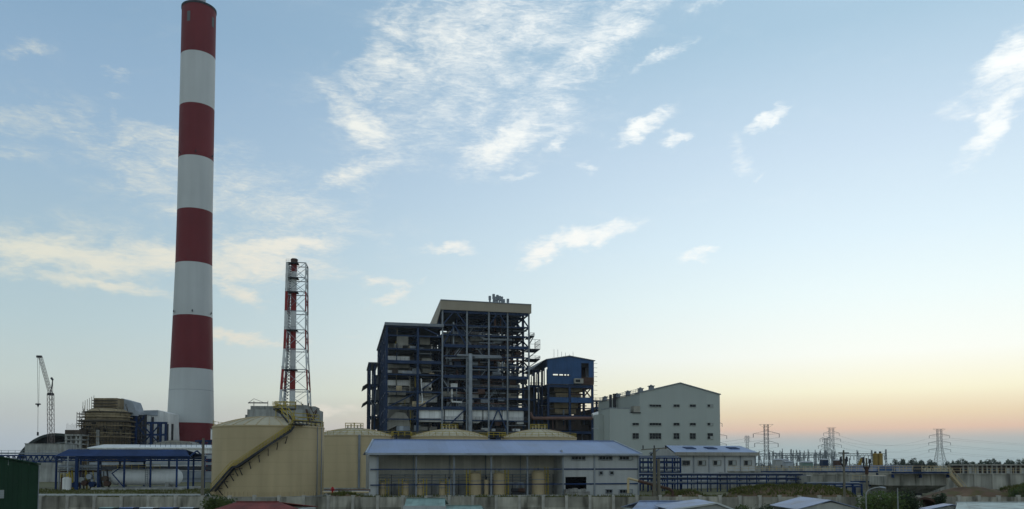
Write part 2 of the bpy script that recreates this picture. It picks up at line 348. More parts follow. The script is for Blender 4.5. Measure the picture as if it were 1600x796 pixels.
spots = [p for p in spots if p.z > 1.5 or rn.random() < .22]
tufts('grass', spots, 5200, .42)
pts = [(rn.uniform(at(50,725,90).x, at(345,725,90).x)*y/90, y, 0) for y in [rn.uniform(118, 190) for _ in range(5000)] if not 150 < y < 162 and mnoise.noise(Vector((y*.07, 3, 0))) > -.35]
tufts('grass', pts, 7000, .34)
pts = [(rn.uniform(-75, 95), rn.uniform(90.8, 96), 0) for _ in range(900)] + [(rn.uniform(-30, 34), rn.uniform(120, 134), 0) for _ in range(900)]
tufts('weeds', pts, 5000, .9)
# ================================================================== perimeter wall
WY = 90.0; wz = at(800, 776.5, WY).z
wall = thing('perimeter_wall', 'long weathered precast concrete wall with posts along the plant edge', 'wall', (0, WY, 0))
pxs = []; x = -60
while x < 1660: pxs.append(x); x += 42 if x < 330 else (38.5 if x < 620 else (36.5 if x < 1000 else 31))
post_me = None
for i, p in enumerate(pxs):
    X = at(p, 725, WY).x
    if post_me is None:
        o = MB().box(-.16, .16, -.24, .14, -.1, wz+.1).box(-.19, .19, -.27, .17, wz+.102, wz+.16).build('post', 'wall_post', wall); post_me = o.data
    else:
        o = bpy.data.objects.new('post', post_me); COL.objects.link(o); o.parent = wall
    o.location = (X, 0, rn.uniform(-.05, .03))
    if i+1 < len(pxs):
        X2 = at(pxs[i+1], 725, WY).x; dz = rn.uniform(-.06, .04); e = wz/2
        part('panel', 'wall_concrete', wall, (X+.1, X2-.1, -.06, .06, -.1, e-.02)); part('panel', 'wall_concrete', wall, (X+.1, X2-.1, -.055, .065, e, wz+dz))
# ================================================================== great chimney
CY = 345.0; ca = at(298, 660, CY); cx = ca.x
ch = thing('chimney', 'tall concrete power station chimney banded dark red and white', 'chimney', (cx, CY, 0))
def crad(z): 
    pts_ = [(-1, 10.4), (24, 9.5), (46, 8.75), (69, 8.1), (92, 7.55), (115, 7.3), (160, 7.25), (205, 7.15)]
    for (a, ra), (b, rb) in zip(pts_[:-1], pts_[1:]):
        if z <= b: return ra+(rb-ra)*(z-a)/(b-a)
    return 7.15
ctop = at(311, 18, CY).z
bz = [0]+[at(300, y, CY).z for y in (662, 578.5, 496.5, 415, 332.5, 251.5, 171, 91)]+[ctop]
for i in range(len(bz)-1):
    n = 6; pr = [(crad(bz[i]+(bz[i+1]-bz[i])*k/n), bz[i]+(bz[i+1]-bz[i])*k/n) for k in range(n+1)]
    MB().lathe(pr, 72).build('band', 'red_paint' if i % 2 == 0 else 'white_paint', ch, True)
MB().lathe([(crad(ctop), ctop), (7.35, ctop), (7.35, ctop+.9), (6.6, ctop+.9), (6.6, ctop-3)], 72).build('rim', 'dark_steel', ch, True)
MB().lathe([(2.7, ctop-4), (2.7, ctop+6), (2.5, ctop+6), (2.5, ctop-4)], 32).build('flue', 'galv', ch, True)
def on_ch(ang, z, r=0.): q = crad(z)+r; return (q*math.sin(ang), -q*math.cos(ang), z)
for ang in (-.62, .95):           # louvre openings under the rim; angle measured from the face towards -y
    p = on_ch(ang+.38, ctop-6, .05); d = Vector((p[0], p[1], 0)).normalized(); tng = Vector((-d.y, d.x, 0)); c = Vector(p)
    MB().slab([c-tng*.75+Vector((0,0,-2.2)), c+tng*.75+Vector((0,0,-2.2)), c+tng*.75+Vector((0,0,2.2)), c-tng*.75+Vector((0,0,2.2))], .4).build('louvre', 'louvre_grey', ch)
for z in (bz[3]+1.2, bz[6]+1.2):  # warning lamps at two levels
    for k in range(6):
        p = Vector(on_ch(k*PI/3+.35, z, .1)); q = p+Vector((p.x, p.y, 0)).normalized()*.5
        MB().cyl(p, q, .12).cyl(q, q+Vector((0,0,.8)), .28, .2, 8).build('warning_lamp', 'dark_steel', ch)
MB().lathe([(crad(bz[1]+14)+.03, bz[1]+14), (crad(bz[1]+14)+.05, bz[1]+14.14)], 72).build('joint_ring', 'galv', ch)
# ================================================================== steel lattice stack
SY = 300.0; sx = at(462, 640, SY).x; stk = thing('lattice_stack', 'slender red and white flue stack held in a steel lattice tower', 'chimney', (sx, SY, 0), math.radians(8))
def sz(y): return at(460, y, SY).z
lev = [0]+[sz(y) for y in (640, 611, 579.5, 548, 518, 489, 459, 437, 414)]
def hw(z): k = max(0, min(1, (z-sz(640))/(sz(540)-sz(640)))); return 5.1-(1.35*k if z > sz(640) else 0)+(max(0, sz(640)-z)*.03) - max(0, z-sz(540))*.012
cor = [(-1,-1),(1,-1),(1,1),(-1,1)]
cols = ['tower_white','tower_white','tower_red','tower_white','tower_red','tower_white','tower_red','tower_white','tower_white']
for i in range(len(lev)-1):
    z0, z1 = lev[i], lev[i+1]; a, b = hw(z0), hw(z1); cm = cols[i]
    for k, (sxn, syn) in enumerate(cor):
        MB().cyl((sxn*a, syn*a, z0), (sxn*b, syn*b, z1), .5 if sxn < 0 else .27, n=8).build('leg', cm, stk)
        s2 = cor[(k+1) % 4]
        br = MB().bar((sxn*a, syn*a, z0), (s2[0]*b, s2[1]*b, z1), .15).bar((s2[0]*a, s2[1]*a, z0), (sxn*b, syn*b, z1), .15); br.build('brace', 'grey_steel' if i > 5 else cm if i%2 else 'galv', stk)
        MB().bar((sxn*b, syn*b, z1), (s2[0]*b, s2[1]*b, z1), .28).build('ring_beam', 'grey_steel', stk)
    if i % 2 == 0 or i == 7:
        w = b+.4; pl = MB().box(-w, .6, -w, w*.2, z1-.12, z1+.02); handrail(pl, [(-w,-w,z1), (.6,-w,z1)]); pl.build('platform', 'dark_steel', stk)
    ld = MB()
    n = 6
    for q in range(n):
        za, zb = z0+(z1-z0)*q/n, z0+(z1-z0)*(q+1)/n; xa = -b+.7; ld.bar((xa, -1, za), (xa+1.0, 1, (za+zb)/2), .22).bar((xa+1.0, 1, (za+zb)/2), (xa, -1, zb), .22)
    ld.build('stair', 'grey_steel', stk)
fz = [0]+[sz(y) for y in (611, 579, 548, 519, 488, 457, 426)]+[sz(406)]
for i in range(len(fz)-1):
    MB().lathe([(1.05, fz[i]), (1.05, fz[i+1])], 24, -1.2, -.6).build('flue_band', 'tower_red' if i % 2 == 1 or i == len(fz)-2 else 'tower_white', stk, True)
MB().lathe([(1.2, fz[-1]-2.2), (1.3, fz[-1]-.2), (1.05, fz[-1]+.1), (1.0, fz[-1]-2)], 24, -1.2, -.6).build('flue_cap', 'rust', stk, True)
# ================================================================== storage tanks
def tank(name, label, px, Y, R, H, rise, stair=False, rail=(0, 2*PI), grp='beige oil storage tanks'):
    c = at(px, 725, Y); t = thing(name, label, 'tank', (c.x, Y, 0), math.atan2(-c.x, Y), grp)
    MB().lathe([(R+.25, -.1), (R+.25, .3), (R, .3)], 96).build('foundation', 'pale_concrete', t)
    MB().lathe([(R, .25), (R, H)], 96).build('shell', 'tank_beige', t, True)
    pr = [(R+.06, H+.05)]+[(R*math.cos(k/10*PI/2), H+.08+rise*(1-math.cos((1-k/10)*0))*0+rise*math.sin(k/10*PI/2)) for k in range(11)]
    pr = [(R*(1-k/10), H+.05+rise*(1-(1-k/10)**2)) for k in range(10)]+[(.02, H+.05+rise)]
    n = 28
    for k in range(n):                     # roof plates, one by one, with raised seams between
        MB().lathe(pr, 4, a0=2*PI*k/n+.004, a1=2*PI*(k+1)/n-.004).build('roof_plate', 'dome_beige', t, True)
    for k in range(n):
        a = 2*PI*k/n; bb = MB()
        for (r0, z0), (r1, z1) in zip(pr[:-1], pr[1:]): bb.bar((r0*math.cos(a), r0*math.sin(a), z0+.03), (r1*math.cos(a), r1*math.sin(a), z1+.03), .16, .14)
        bb.build('roof_rib', 'tank_beige', t)
    MB().lathe([(R, H-.35), (R+.1, H-.12), (R+.1, H+.06), (R, H+.06)], 96).build('rim_angle', 'tank_beige', t)
    b = MB(); m = int(R*(rail[1]-rail[0])/1.7)
    for k in range(m):
        a0 = rail[0]+(rail[1]-rail[0])*k/m; a1 = rail[0]+(rail[1]-rail[0])*(k+1)/m
        p, q = ((R-.1)*math.cos(a0), (R-.1)*math.sin(a0), H), ((R-.1)*math.cos(a1), (R-.1)*math.sin(a1), H); handrail(b, [p, q], 1.1, .075)
    b.build('rim_railing', 'yellow', t)
    if stair: return t, pr
    zc = H+rise; b = MB().box(-2.2, 2.2, -2, 2, zc-.5, zc+.12); b.build('top_platform', 'grey_steel', t)
    handrail(MB(), [(-2.2,-2,zc+.1),(2.2,-2,zc+.1),(2.2,2,zc+.1),(-2.2,2,zc+.1),(-2.2,-2,zc+.1)], 1.2, .1).build('top_railing', 'yellow', t)
    b = MB()
    for q in range(5): xx = -1.6+q*.8; b.cyl((xx, .3*(q % 2), zc), (xx, .3*(q % 2), zc+.9+.3*(q % 3)), .16, n=8)
    b.build('vent', 'dome_beige', t)
    return t, pr
def pol(r, a, z): return Vector((r*math.cos(a), r*math.sin(a), z))
TH = 12.75
t1, pr1 = tank('storage_tank', 'big beige tank with dark stair climbing across its side', 420, 149, 9.95, TH, 2.0, True, rail=(-.75, PI*1.05))
R = 9.95
def t1ang(px): # angle on the shell for a photo column
    return -PI/2 + math.asin(max(-.999, min(.999, (px-420)/84.0)))
# stair: two flights with a landing, then over the roof to the centre platform
def flight(pts, par):
    st = MB(); rl = MB(); tr = MB()
    for p, q in zip(pts[:-1], pts[1:]):
        for r in (R+.25, R+1.15):
            a = Vector(pol(r, p[0], p[1])); b = Vector(pol(r, q[0], q[1])); st.bar(a, b, .1, .34)
            rl.bar(a+Vector((0,0,1.1)), b+Vector((0,0,1.1)), .07); rl.bar(a+Vector((0,0,.55)), b+Vector((0,0,.55)), .05); rl.bar(a, a+Vector((0,0,1.1)), .06)
        for k in range(3):
            u = k/3; aa, zz = p[0]+(q[0]-p[0])*u, p[1]+(q[1]-p[1])*u
            c = [pol(R+.3, aa-.013, zz), pol(R+1.1, aa-.013, zz), pol(R+1.1, aa+.013, zz), pol(R+.3, aa+.013, zz)]; tr.slab(c, .06)
    st.build('stair_stringer', 'dark_steel', par); rl.build('stair_railing', 'yellow', par); tr.build('stair_tread', 'dark_steel', par)
def z1(py): return at(420, py, 141).z
segs = [(346, 768), (352, 760), (360, 749), (368, 738), (374, 730.5), (380, 729), (392, 719), (404, 709), (416, 699), (428, 689.5), (440, 680), (447, 674.5)]
sp = [(t1ang(x), max(.3, z1(y))) for x, y in segs]; fl = []
for p, q in zip(sp[:-1], sp[1:]):
    for k in range(3): fl.append((p[0]+(q[0]-p[0])*k/3, p[1]+(q[1]-p[1])*k/3))
fl.append(sp[-1]); fl.append((sp[-1][0]+.06, TH-.1)); flight(fl, t1)
for x, y in segs[1:-1:1]:
    a = t1ang(x+3); z = z1(y+2)
    MB().bar(pol(R, a, z-1.3), pol(R+1.1, a, z-.1), .12).bar(pol(R, a, z-.15), pol(R+1.1, a, z-.15), .1).build('stair_bracket', 'dark_steel', t1)
a = sp[-1][0]+.1
b = MB(); b.slab([pol(R-1.6,a-.08,TH+.35), pol(R+1.3,a-.08,TH+.35), pol(R+1.3,a+.2,TH+.35), pol(R-1.6,a+.2,TH+.35)], .15); b.build('landing', 'dark_steel', t1)
handrail(MB(), [pol(R+1.3,a-.08,TH+.35), pol(R+1.3,a+.2,TH+.35), pol(R-1.6,a+.2,TH+.35)], 1.2, .1).build('landing_railing', 'yellow', t1)
b = MB(); b2 = MB()
for r0, r1, z0, zz in ((R-1.2, 6, TH+.6, TH+2.2), (6, 2.0, TH+2.2, TH+3.4)):
    for w in (-.05, .09): 
        b.bar(pol(r0, a+w, z0), pol(r1, a+w*1.6, zz), .14, .3); handrail(b2, [pol(r0, a+w, z0), pol(r1, a+w*1.6, zz)], 1.2, .1)
b.build('roof_stair', 'dark_steel', t1); b2.build('roof_stair_railing', 'yellow', t1)
b = MB().box(.9, 4.6, -4.5, -2, TH+3.2, TH+3.4); b.build('roof_walkway', 'dark_steel', t1)
handrail(MB(), [(.9,-4.5,TH+3.4),(4.6,-4.5,TH+3.4),(4.6,-2,TH+3.4),(.9,-2,TH+3.4),(.9,-4.5,TH+3.4)], 1.2, .11).build('walkway_railing', 'yellow', t1)
for xx in (1.1, 2.7, 4.3): MB().bar((xx,-4.2,TH+1.2), (xx,-4.2,TH+3.2), .14).build('walkway_post', 'yellow', t1)
b = MB(); aw = t1ang(470)
rw = [pol(R-.4, t1ang(455), TH+.9), pol(R-.4, t1ang(478), TH+.9), pol(R-.4, t1ang(497), TH+.9)]
for p, q in zip(rw[:-1], rw[1:]): b.bar(p, q, 1.1, .2)
b.build('rim_walkway', 'dark_steel', t1); handrail(MB(), [p+Vector((0,0,.1)) for p in rw], 1.3, .12).build('rim_walkway_railing', 'yellow', t1)
for px_ in (459, 464, 470, 476, 483, 490): MB().bar(pol(R-.3, t1ang(px_), TH-.2), pol(R-.3, t1ang(px_), TH+.9), .16).build('walkway_support', 'dark_steel', t1)
for px_ in (490, 497): MB().cyl(pol(R+.2, t1ang(px_), .3), pol(R+.2, t1ang(px_), TH), .08, n=8).build('drain_pipe', 'grey_steel', t1)
for k in range(40):
    aa = -PI+PI*k/39; MB().bar(pol(R+.1, aa, .3), pol(R+.1, aa, 1.15), .16, .1).build('anchor_chair', 'tank_beige', t1)
t2, _ = tank('storage_tank', 'beige tank with vertical grey pipe between big stair tank and long shed', 553, 202, 9.95, TH+.2, 2.0)
MB().cyl(pol(R+.3, -PI/2+.12, .3), pol(R+.3, -PI/2+.12, TH+.3), .28, n=10).build('riser_pipe', 'grey_steel', t2)
t3, _ = tank('storage_tank', 'beige domed tank rising behind the middle of the long blue roof', 702, 206, 9.95, TH+.1, 2.0)
t4, _ = tank('storage_tank', 'beige domed tank behind the long blue roof, beside the white grey hall', 842, 211, 9.95, TH+.1, 2.2)
for i, (ta, tb, pxa, pxb, Ya, Yb) in enumerate(((t2, t3, 612, 642, 200, 203), (t3, t4, 762, 790, 205, 208))):
    p, q = at(pxa, 725, Ya), at(pxb, 725, Yb); p.z = q.z = TH+.1
    g = thing('gangway', ['yellow railed gangway between the grey piped tank and the middle tank', 'yellow railed gangway between the two tanks behind the blue roof'][i], 'gangway', p)
    MB().bar((0,0,0), q-p, 1.2, .2).build('deck', 'dark_steel', g); handrail(MB(), [(0,-.5,.1), (q-p)+Vector((0,-.5,.1))], 1.2, .11).build('railing', 'yellow', g); handrail(MB(), [(0,.5,.1), (q-p)+Vector((0,.5,.1))], 1.2, .11).build('railing', 'yellow', g)
# ================================================================== long shed with open bays
f = Frame(577, 143); sh = f.thing('open_shed', 'long shed with pale blue metal roof, open bays and white end block', 'shed')
xe = f.x(998); zE = f.z(600, 709.5); DEP = 20.0; ov = 1.0
xw0, xw1 = f.x(878), xe-.3
zR = f.z(760, 688.2, DEP/2); xr0, xr1 = f.x(583, DEP/2), f.x(959, DEP/2)
ns = 14
for i in range(ns):
    u0, u1 = i/ns, (i+1)/ns
    ea, eb = -.6+(xe+.9)*u0+.004, -.6+(xe+.9)*u1-.004; ra, rb = xr0+(xr1-xr0)*u0+.004, xr0+(xr1-xr0)*u1-.004
    MB().slab([(ea,-ov,zE+.12), (eb,-ov,zE+.12), (rb,DEP/2,zR), (ra,DEP/2,zR)], .12).build('roof_sheet', 'roof_blue', sh)
    MB().slab([(ra,DEP/2,zR), (rb,DEP/2,zR), (eb,DEP+ov,zE+.12), (ea,DEP+ov,zE+.12)], .12).build('roof_sheet', 'roof_blue', sh)
part('gutter', 'galv', sh, (-.7, xe+.35, -ov-.22, -ov-.01, zE-.2, zE+.16))
MB().bar((-.62,-ov,zE+.2), (xr0,DEP/2,zR+.06), .3, .14).build('verge_trim', 'galv', sh); MB().bar((xe+.32,-ov,zE+.2), (xr1,DEP/2,zR+.06), .3, .14).build('verge_trim', 'galv', sh)
MB().bar((xr0,DEP/2,zR+.05), (xr1,DEP/2,zR+.05), .5, .14).build('ridge_cap', 'roof_blue', sh)
for p in (590.5, 650.5, 709.5, 767.5, 824):
    X = f.x(p); part('column', 'grey_steel', sh, (X-.15, X+.15, -.15, .15, 0, zE-.1)); part('column', 'grey_steel', sh, (X-.08, X+.08, 5.75, 5.95, 0, zE+.7))
    MB().bar((X, 0, zE-.1), (X, 5.9, zE+.9), .18, .35).build('rafter', 'blue_steel', sh)
for y in (733.5, 757.5):
    z = f.z(700, y); part('girt', 'deep_blue', sh, (.2, xw0-.02, -.30, -.16, z-.09, z+.09)); part('girt', 'deep_blue', sh, (xw0, xe-.02, -.30, -.19, z-.12, z+.12))
# back wall, in sheets, left end wall
nb = 24
for i in range(nb):
    xa, xb = .2+(xw0-.2)*i/nb, .2+(xw0-.2)*(i+1)/nb; part('wall_sheet', 'back_clad', sh, (xa+.005, xb-.005, 6.0, 6.1, 2.4, zE+1.0)); 
part('base_wall', 'pale_concrete', sh, (.2, xw0, 6.0, 6.25, 0, 2.4))
part('end_wall', 'white_clad', sh, (0, .15, 0, DEP, 0, zE-.05)); part('end_wall', 'white_clad', sh, (0, f.x(589), .03, .13, 0, zE-.06))
part('rear_wall', 'white_clad', sh, (.2, xe-.3, DEP-.15, DEP, 0, zE-.05))
part('floor_slab', 'pale_concrete', sh, (.2, xw0-.02, -.5, 5.99, .0, .25))
# enclosed white block with a big loading opening
ox0, ox1, oz0, oz1 = f.rect(883, 916, 745.5, 765)
for bx_ in ((xw0, ox0, -.18, .0, 0, zE-.05), (ox1, xw1, -.18, 0, 0, zE-.05), (ox0, ox1, -.18, 0, oz1, zE-.05), (ox0, ox1, -.18, 0, 0, oz0)): part('wall', 'white_clad', sh, bx_)
part('side_wall', 'white_clad', sh, (xw0, xw0+.15, 0, 6.3, 0, zE+.8)); part('side_wall', 'white_clad', sh, (xw1-.15, xw1, 0, DEP-.2, 0, zE-.06))
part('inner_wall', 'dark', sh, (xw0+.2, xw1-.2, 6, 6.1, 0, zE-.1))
for p in (879, 928, 996.5): X = f.x(p); part('downpipe', 'grey_steel', sh, (X-.13, X+.13, -.36, -.19, 0, zE-.15))
for (x0, x1, y0, y1, n, r) in ((893,914,713.5,718.5,4,1),(936,956,713.5,718.5,4,1),(968,987.5,713.5,718.5,4,1),(936.5,941,737,741.5,1,1),(953,958,737,741.5,1,1),(947,956,765.5,770.5,2,1),(968,987.5,765.5,770.5,4,1)):
    window(sh, *f.rect(x0, x1, y0, y1, -.18), -.18, n, r, lit=((3, 0),) if x0 == 968 else ())
bb = f.rect(880, 918, 765, 777)
for i in range(11):
    u = i % 6; k = i//6; w = (bb[1]-bb[0])/6
    st_ = MB().box(bb[0]+u*w+.02, bb[0]+(u+1)*w-.02, -1.6, -.5+.1*(u % 2), k*.65, k*.65+.62+.12*(u % 3)).build('concrete_block', 'stone'); st_.location = f.o; st_.rotation_euler = (0,0,f.a)
    tag(st_, 'rough grey concrete block piled below the dark loading opening', 'block', 'blocks piled at the loading opening')
# process tanks standing in the open bays
def bay_tank(px0, px1, ytop, ly, label, ladder, grp, ylad=None):
    lx0, lx1 = f.x(px0, ly), f.x(px1, ly); r = (lx1-lx0)/2; c = (lx0+lx1)/2; zt = f.z(px0, ytop, ly)
    o = f.o+f.u*c+f.w*ly; t = thing('process_tank', label, 'tank', (o.x, o.y, .25), f.a, grp); zt -= .25
    MB().lathe([(r,0),(r,zt),(r*.7,zt+.25),(.02,zt+.4)], 32).build('shell', 'tank_beige', t, True)
    MB().lathe([(r+.06,zt*.66),(r+.06,zt*.66+.12)], 32).build('band', 'grey_steel', t)
    MB().cyl((0,0,zt+.3),(0,0,zt+.8),.2).build('nozzle', 'grey_steel', t)
    sx_ = -1 if ladder < 0 else 1; xa = sx_*(r+.25); lz = zt+1.0; b = MB()
    for dx in (-.3, .3):
        for dy in (-.3, .3): b.bar((xa+dx,dy-.4,0),(xa+dx,dy-.4,lz),.09)
    for k in range(int(lz/.5)): b.bar((xa-.3,-.7,k*.5),(xa+.3,-.7,k*.5),.07)
    b.build('ladder', 'yellow', t)
    handrail(MB(), [(-r*.8,-r*.6,zt+.05),(r*.8,-r*.6,zt+.05)], .9, .06).build('railing', 'yellow', t)
bay_tank(733, 752, 741, 2.6, 'tall beige process tank with yellow ladder on its side nearest the small tanks', -1, None)
bay_tank(771, 789, 741, 2.6, 'tall beige process tank between two other tall tanks in the open bays', 1, None)
bay_tank(831, 851, 738, 2.6, 'tallest beige process tank next to the white end block', 1, None)
for i, (a0, a1) in enumerate(((593, 603), (628, 639), (652, 662), (686, 697))):
    bay_tank(a0, a1, 757, 2.2, ['small beige process tank under the shed end column', 'small beige process tank with yellow ladder, second from shed end', 'small beige process tank just past the second shed column', 'small beige process tank just before the third shed column'][i], -1 if i in (1,) else 1, None)
pr_ = f.thing('pipe_run', 'dark horizontal pipes along the back of the open bays', 'pipes')
for y in (742, 746.5, 751):
    z = f.z(700, y, 5.0); MB().cyl((1.5, 5.0, z), (xw0-1, 5.0, z), .08, n=8).build('pipe', 'grey_steel', pr_)
for p in range(612, 870, 21): X = f.x(p, 5.0); MB().bar((X, 5.0, .25), (X, 5.0, f.z(700, 741, 5.0)), .1).build('support', 'dark_steel', pr_)
for i, p in enumerate((702, 760, 806, 815)):
    o = f.o+f.u*f.x(p, 2)+f.w*2; q = thing('pump_unit', ['grey control cabinet by the third shed column', 'narrow beige dosing vessel by the fourth shed column', 'dark pump skid between tall tanks', 'rusty pump skid beside the tallest process tank'][i], 'pump', (o.x, o.y, .25), f.a)
    if i < 2: MB().cyl((0,0,0),(0,0,3.0-i*.2),.5-.1*i,n=16).build('body', ('grey_steel','tank_beige')[i], q); MB().cyl((0,0,3-i*.2),(0,0,3.4),.15).build('neck', 'dark_steel', q)
    else: MB().box(-.9,.9,-.5,.5,0,.3).build('base', 'dark_steel', q); MB().cyl((-.8,0,.8),(.6,0,.8),.42,n=16).build('motor', ('dark_steel','rust')[i-2], q); MB().path([(.3,0,.8),(.3,0,2.2),(-1.5,0,2.2)],.12).build('pipe', 'grey_steel', q)
# ================================================================== boiler house
f = Frame(603, 330); bh = f.thing('boiler_house', 'huge open blue steel boiler house with beige clad top', 'boiler house')
rb_ = random.Random(11)
def zz(y, px=690, ly=0): return f.z(px, y, ly)
fx = [f.x(p) for p in (603, 652, 690.5, 729, 763.5, 793, 826.5)]
zL = f.z(603, 507); zH = f.z(690.5, 484.5); zT = f.z(690.5, 470.2)
DL = 78.0; DH = 46.0
dl = [0, 13, 26, 39, 52, 65, 78]; dh = [0, 11.5, 23, 34.5, 46]
levL = [zz(y, 603) for y in (675, 655, 637.5, 612, 585, 565, 545, 524)]+[zL-.4]
levH = [zz(y) for y in (675, 657, 637.5, 622, 606, 588, 572, 556, 540, 523, 508)]+[zH-.5]
def column(x, y, z1, m='blue_steel', w=.95): part('column', m, bh, (x-w/2, x+w/2, y-w/2, y+w/2, 0, z1))
for i, x in enumerate(fx[:2]):
    for y in dl: column(x, y, zL, w=.95)
for i, x in enumerate(fx[2:]):
    for y in dh: column(x, y, zH+1, 'grey_steel' if y == 0 else 'blue_steel', .62 if y == 0 else .95)
def frame_grid(xs, ys, levs, faces_x, floors, skip=.0):
    for li, z in enumerate(levs):
        for y in ys:
            for a, b in zip(xs[:-1], xs[1:]):
                if y in (ys[0], ys[-1]) or rb_.random() < .75:
                    h = 1.3 if (li % 3 == 2) else .5; part('beam', 'blue_steel', bh, (a+.45, b-.45, y-.3, y+.3, z-h/2, z+h/2))
        for x in xs:
            for a, b in zip(ys[:-1], ys[1:]):
                if rb_.random() < .85: part('beam', 'blue_steel', bh, (x-.22, x+.22, a+.5, b-.5, z-.3, z+.3))
        if li < len(levs)-1:
            for a, b in zip(xs[:-1], xs[1:]):
                for c, d in zip(ys[:-1], ys[1:]):
                    if rb_.random() < floors:
                        part('floor_grating', 'grating', bh, (a+.5, b-.5, c+.5, d-.5, z+.46, z+.56))
frame_grid(fx[:3], dl, levL, None, .75); frame_grid(fx[2:], dh, levH, None, .55)
# front handrails of each floor
for levs, xs in ((levL[:-1], fx[:3]), (levH[:-2], fx[2:])):
    for z in levs:
        for a, b in zip(xs[:-1], xs[1:]):
            if rb_.random() < .6: handrail(MB(), [(a+.6, .45, z+.5), (b-.6, .45, z+.5)], 1.1, .07).build('handrail', 'dark_steel' if rb_.random() < .8 else 'grey_steel', bh)
def brace(x0, x1, za, zb, y=0., kind=0, m='blue_steel', w=.5):
    b = MB()
    if kind == 0: b.bar((x0,y,za),(x1,y,zb),w)
    elif kind == 1: b.bar((x0,y,zb),(x1,y,za),w)
    else: c = (x0+x1)/2; b.bar((x0,y,za),(c,y,zb),w).bar((c,y,zb),(x1,y,za),w)
    b.build('brace', m, bh)
brace(fx[1], fx[2], levL[7], zL, kind=1); brace(fx[2], fx[3], levH[10], zH, kind=2); brace(fx[4], fx[5], levH[10], zH, kind=2)
brace(fx[2], fx[3], levH[8], levH[10], kind=2, w=.6); brace(fx[1], fx[2], levL[3], levL[4], 1, 0); brace(fx[1], fx[2], levL[2], levL[3], 1, 0)
brace(fx[0], fx[1], levL[2], levL[3], 1, 0); brace(fx[2], fx[3], levH[0], levH[2], kind=0); brace(fx[4], fx[5], levH[0], levH[2], kind=2); brace(fx[4], fx[5], 0, levH[0], kind=2)
for y0, y1 in zip(dh[:-1], dh[1:]):
    for k in range(2, 11, 2):
        if rb_.random() < .8: MB().bar((fx[6], y0, levH[k]), (fx[6], y1, levH[min(k+1, 11)]), .45).build('brace', 'blue_steel', bh)
for y0, y1 in zip(dl[:-1], dl[1:]):
    for k in range(1, 8, 2): MB().bar((0, y0, levL[k]), (0, y1, levL[k+1]), .4).build('brace', 'blue_steel', bh)
# roofs
MB().slab([(-1.0,-1.2,zL+.5), (fx[2]+.4,-1.2,zL+.5), (fx[2]+.4,DL+1,zL+.5), (-1.0,DL+1,zL+.5)], .6).build('low_roof', 'grey_steel', bh)
part('low_roof_fascia', 'grey_steel', bh, (-1.02, fx[2]+.4, -1.45, -1.2, zL-.5, zL+.7))
prof = [f.side(px, py, fx[2]) for px, py in ((690.5,470.2),(673,476.5),(664,503))]
xL_, xR_ = fx[2]-1.0, fx[6]+.9; zTr = f.z(827, 477.5); zBr = f.z(827, 490.5)
y1_, z1_ = max(8, min(20, prof[1][0])), max(zT-3, min(zT-.5, prof[1][1]))
y2_, z2_ = DH+2, zH-9
# beige cladding: front band in sheets, sloped roof behind, left cheek
ns = 5
for i in range(ns):
    a, b = xL_+(xR_-xL_)*i/ns, xL_+(xR_-xL_)*(i+1)/ns; ta, tb = zT+(zTr-zT)*i/ns, zT+(zTr-zT)*(i+1)/ns; ba, bb_ = zH+(zBr-zH)*i/ns, zH+(zBr-zH)*(i+1)/ns
    MB().prism([(a+.01,ba),(b-.01,bb_),(b-.01,tb),(a+.01,ta)], 1, -1.1, -.75).build('top_cladding', 'beige_clad', bh)
    MB().slab([(a+.01,-1.3,ta+.35),(b-.01,-1.3,tb+.35),(b-.01,y2_,tb-3.5),(a+.01,y2_,ta-3.5)], .35).build('top_roof', 'grey_steel', bh)
MB().prism([(-.74,zH),(-.74,zT-.05),(y2_,zT-3.9),(y2_,zT-14),(y2_*.75,zT-14)], 0, xL_, xL_+.3).build('cheek_cladding', 'beige_clad', bh)
MB().prism([(-.74,zBr),(-.74,zTr-.05),(9,zTr-.6),(9,zBr+1)], 0, xR_-.3, xR_).build('cheek_cladding', 'beige_clad', bh)
# soot blower silencers on the roof
for i, (px_, y0, y1) in enumerate(((765,463,473),(771,460,473),(774,464,474),(777,461.5,474),(780.5,463,474),(784,464,475),(787,468,475.5),(793.5,467.5,476))):
    X = f.x(px_, 6); za, zb = f.z(px_, y1+2, 6), f.z(px_, y0, 6); MB().cyl((X,6,za-1),(X,6,zb),.42,n=10).cyl((X,6,(za+zb)/2),(X,6,zb+.02),.6,n=10).build('silencer', 'grey_steel', bh)
# boiler body, casings, ducts
part('furnace_wall', 'furnace', bh, (fx[2]+5, fx[5]-1, 14, 40, 4, levH[9]))
part('furnace_roof', 'casing', bh, (fx[2]+3, fx[4]-1, 10, 38, levH[8]+2, levH[9]+2.5))
part('rear_screen', 'furnace', bh, (fx[2]+1, fx[6]-3, 41, 45, 0, levH[3])); part('rear_screen', 'furnace', bh, (fx[2]+1, fx[5]+2, 40.5, 45, levH[3], levH[9])); part('rear_screen', 'furnace', bh, (fx[0]+1.5, fx[2]-1, 71, 76, 0, levL[8]-2))
part('side_casing', 'furnace', bh, (fx[5]+.8, fx[6]-1.2, 7, 9, 0, levH[2])); part('side_casing', 'furnace', bh, (fx[5]-2, fx[6]-3.5, 9.1, 12, levH[2], levH[5]))
part('hopper', 'rust', bh, (fx[2]+8, fx[5]-4, 12, 30, levH[1], levH[3]))
part('rear_casing', 'casing', bh, (2, fx[2]-2, 22, 70, 5, levL[7]))
part('rear_casing', 'furnace', bh, (fx[5]-1, fx[6]-5, 18, 40, 3, levH[6]))
def pxbox(name, m, x0, x1, y0, y1, ly, dep, lx_pad=0): 
    a, b, z0, z1 = f.rect(x0, x1, y0, y1, ly); return part(name, m, bh, (a, b, ly, ly+dep, z0, z1))
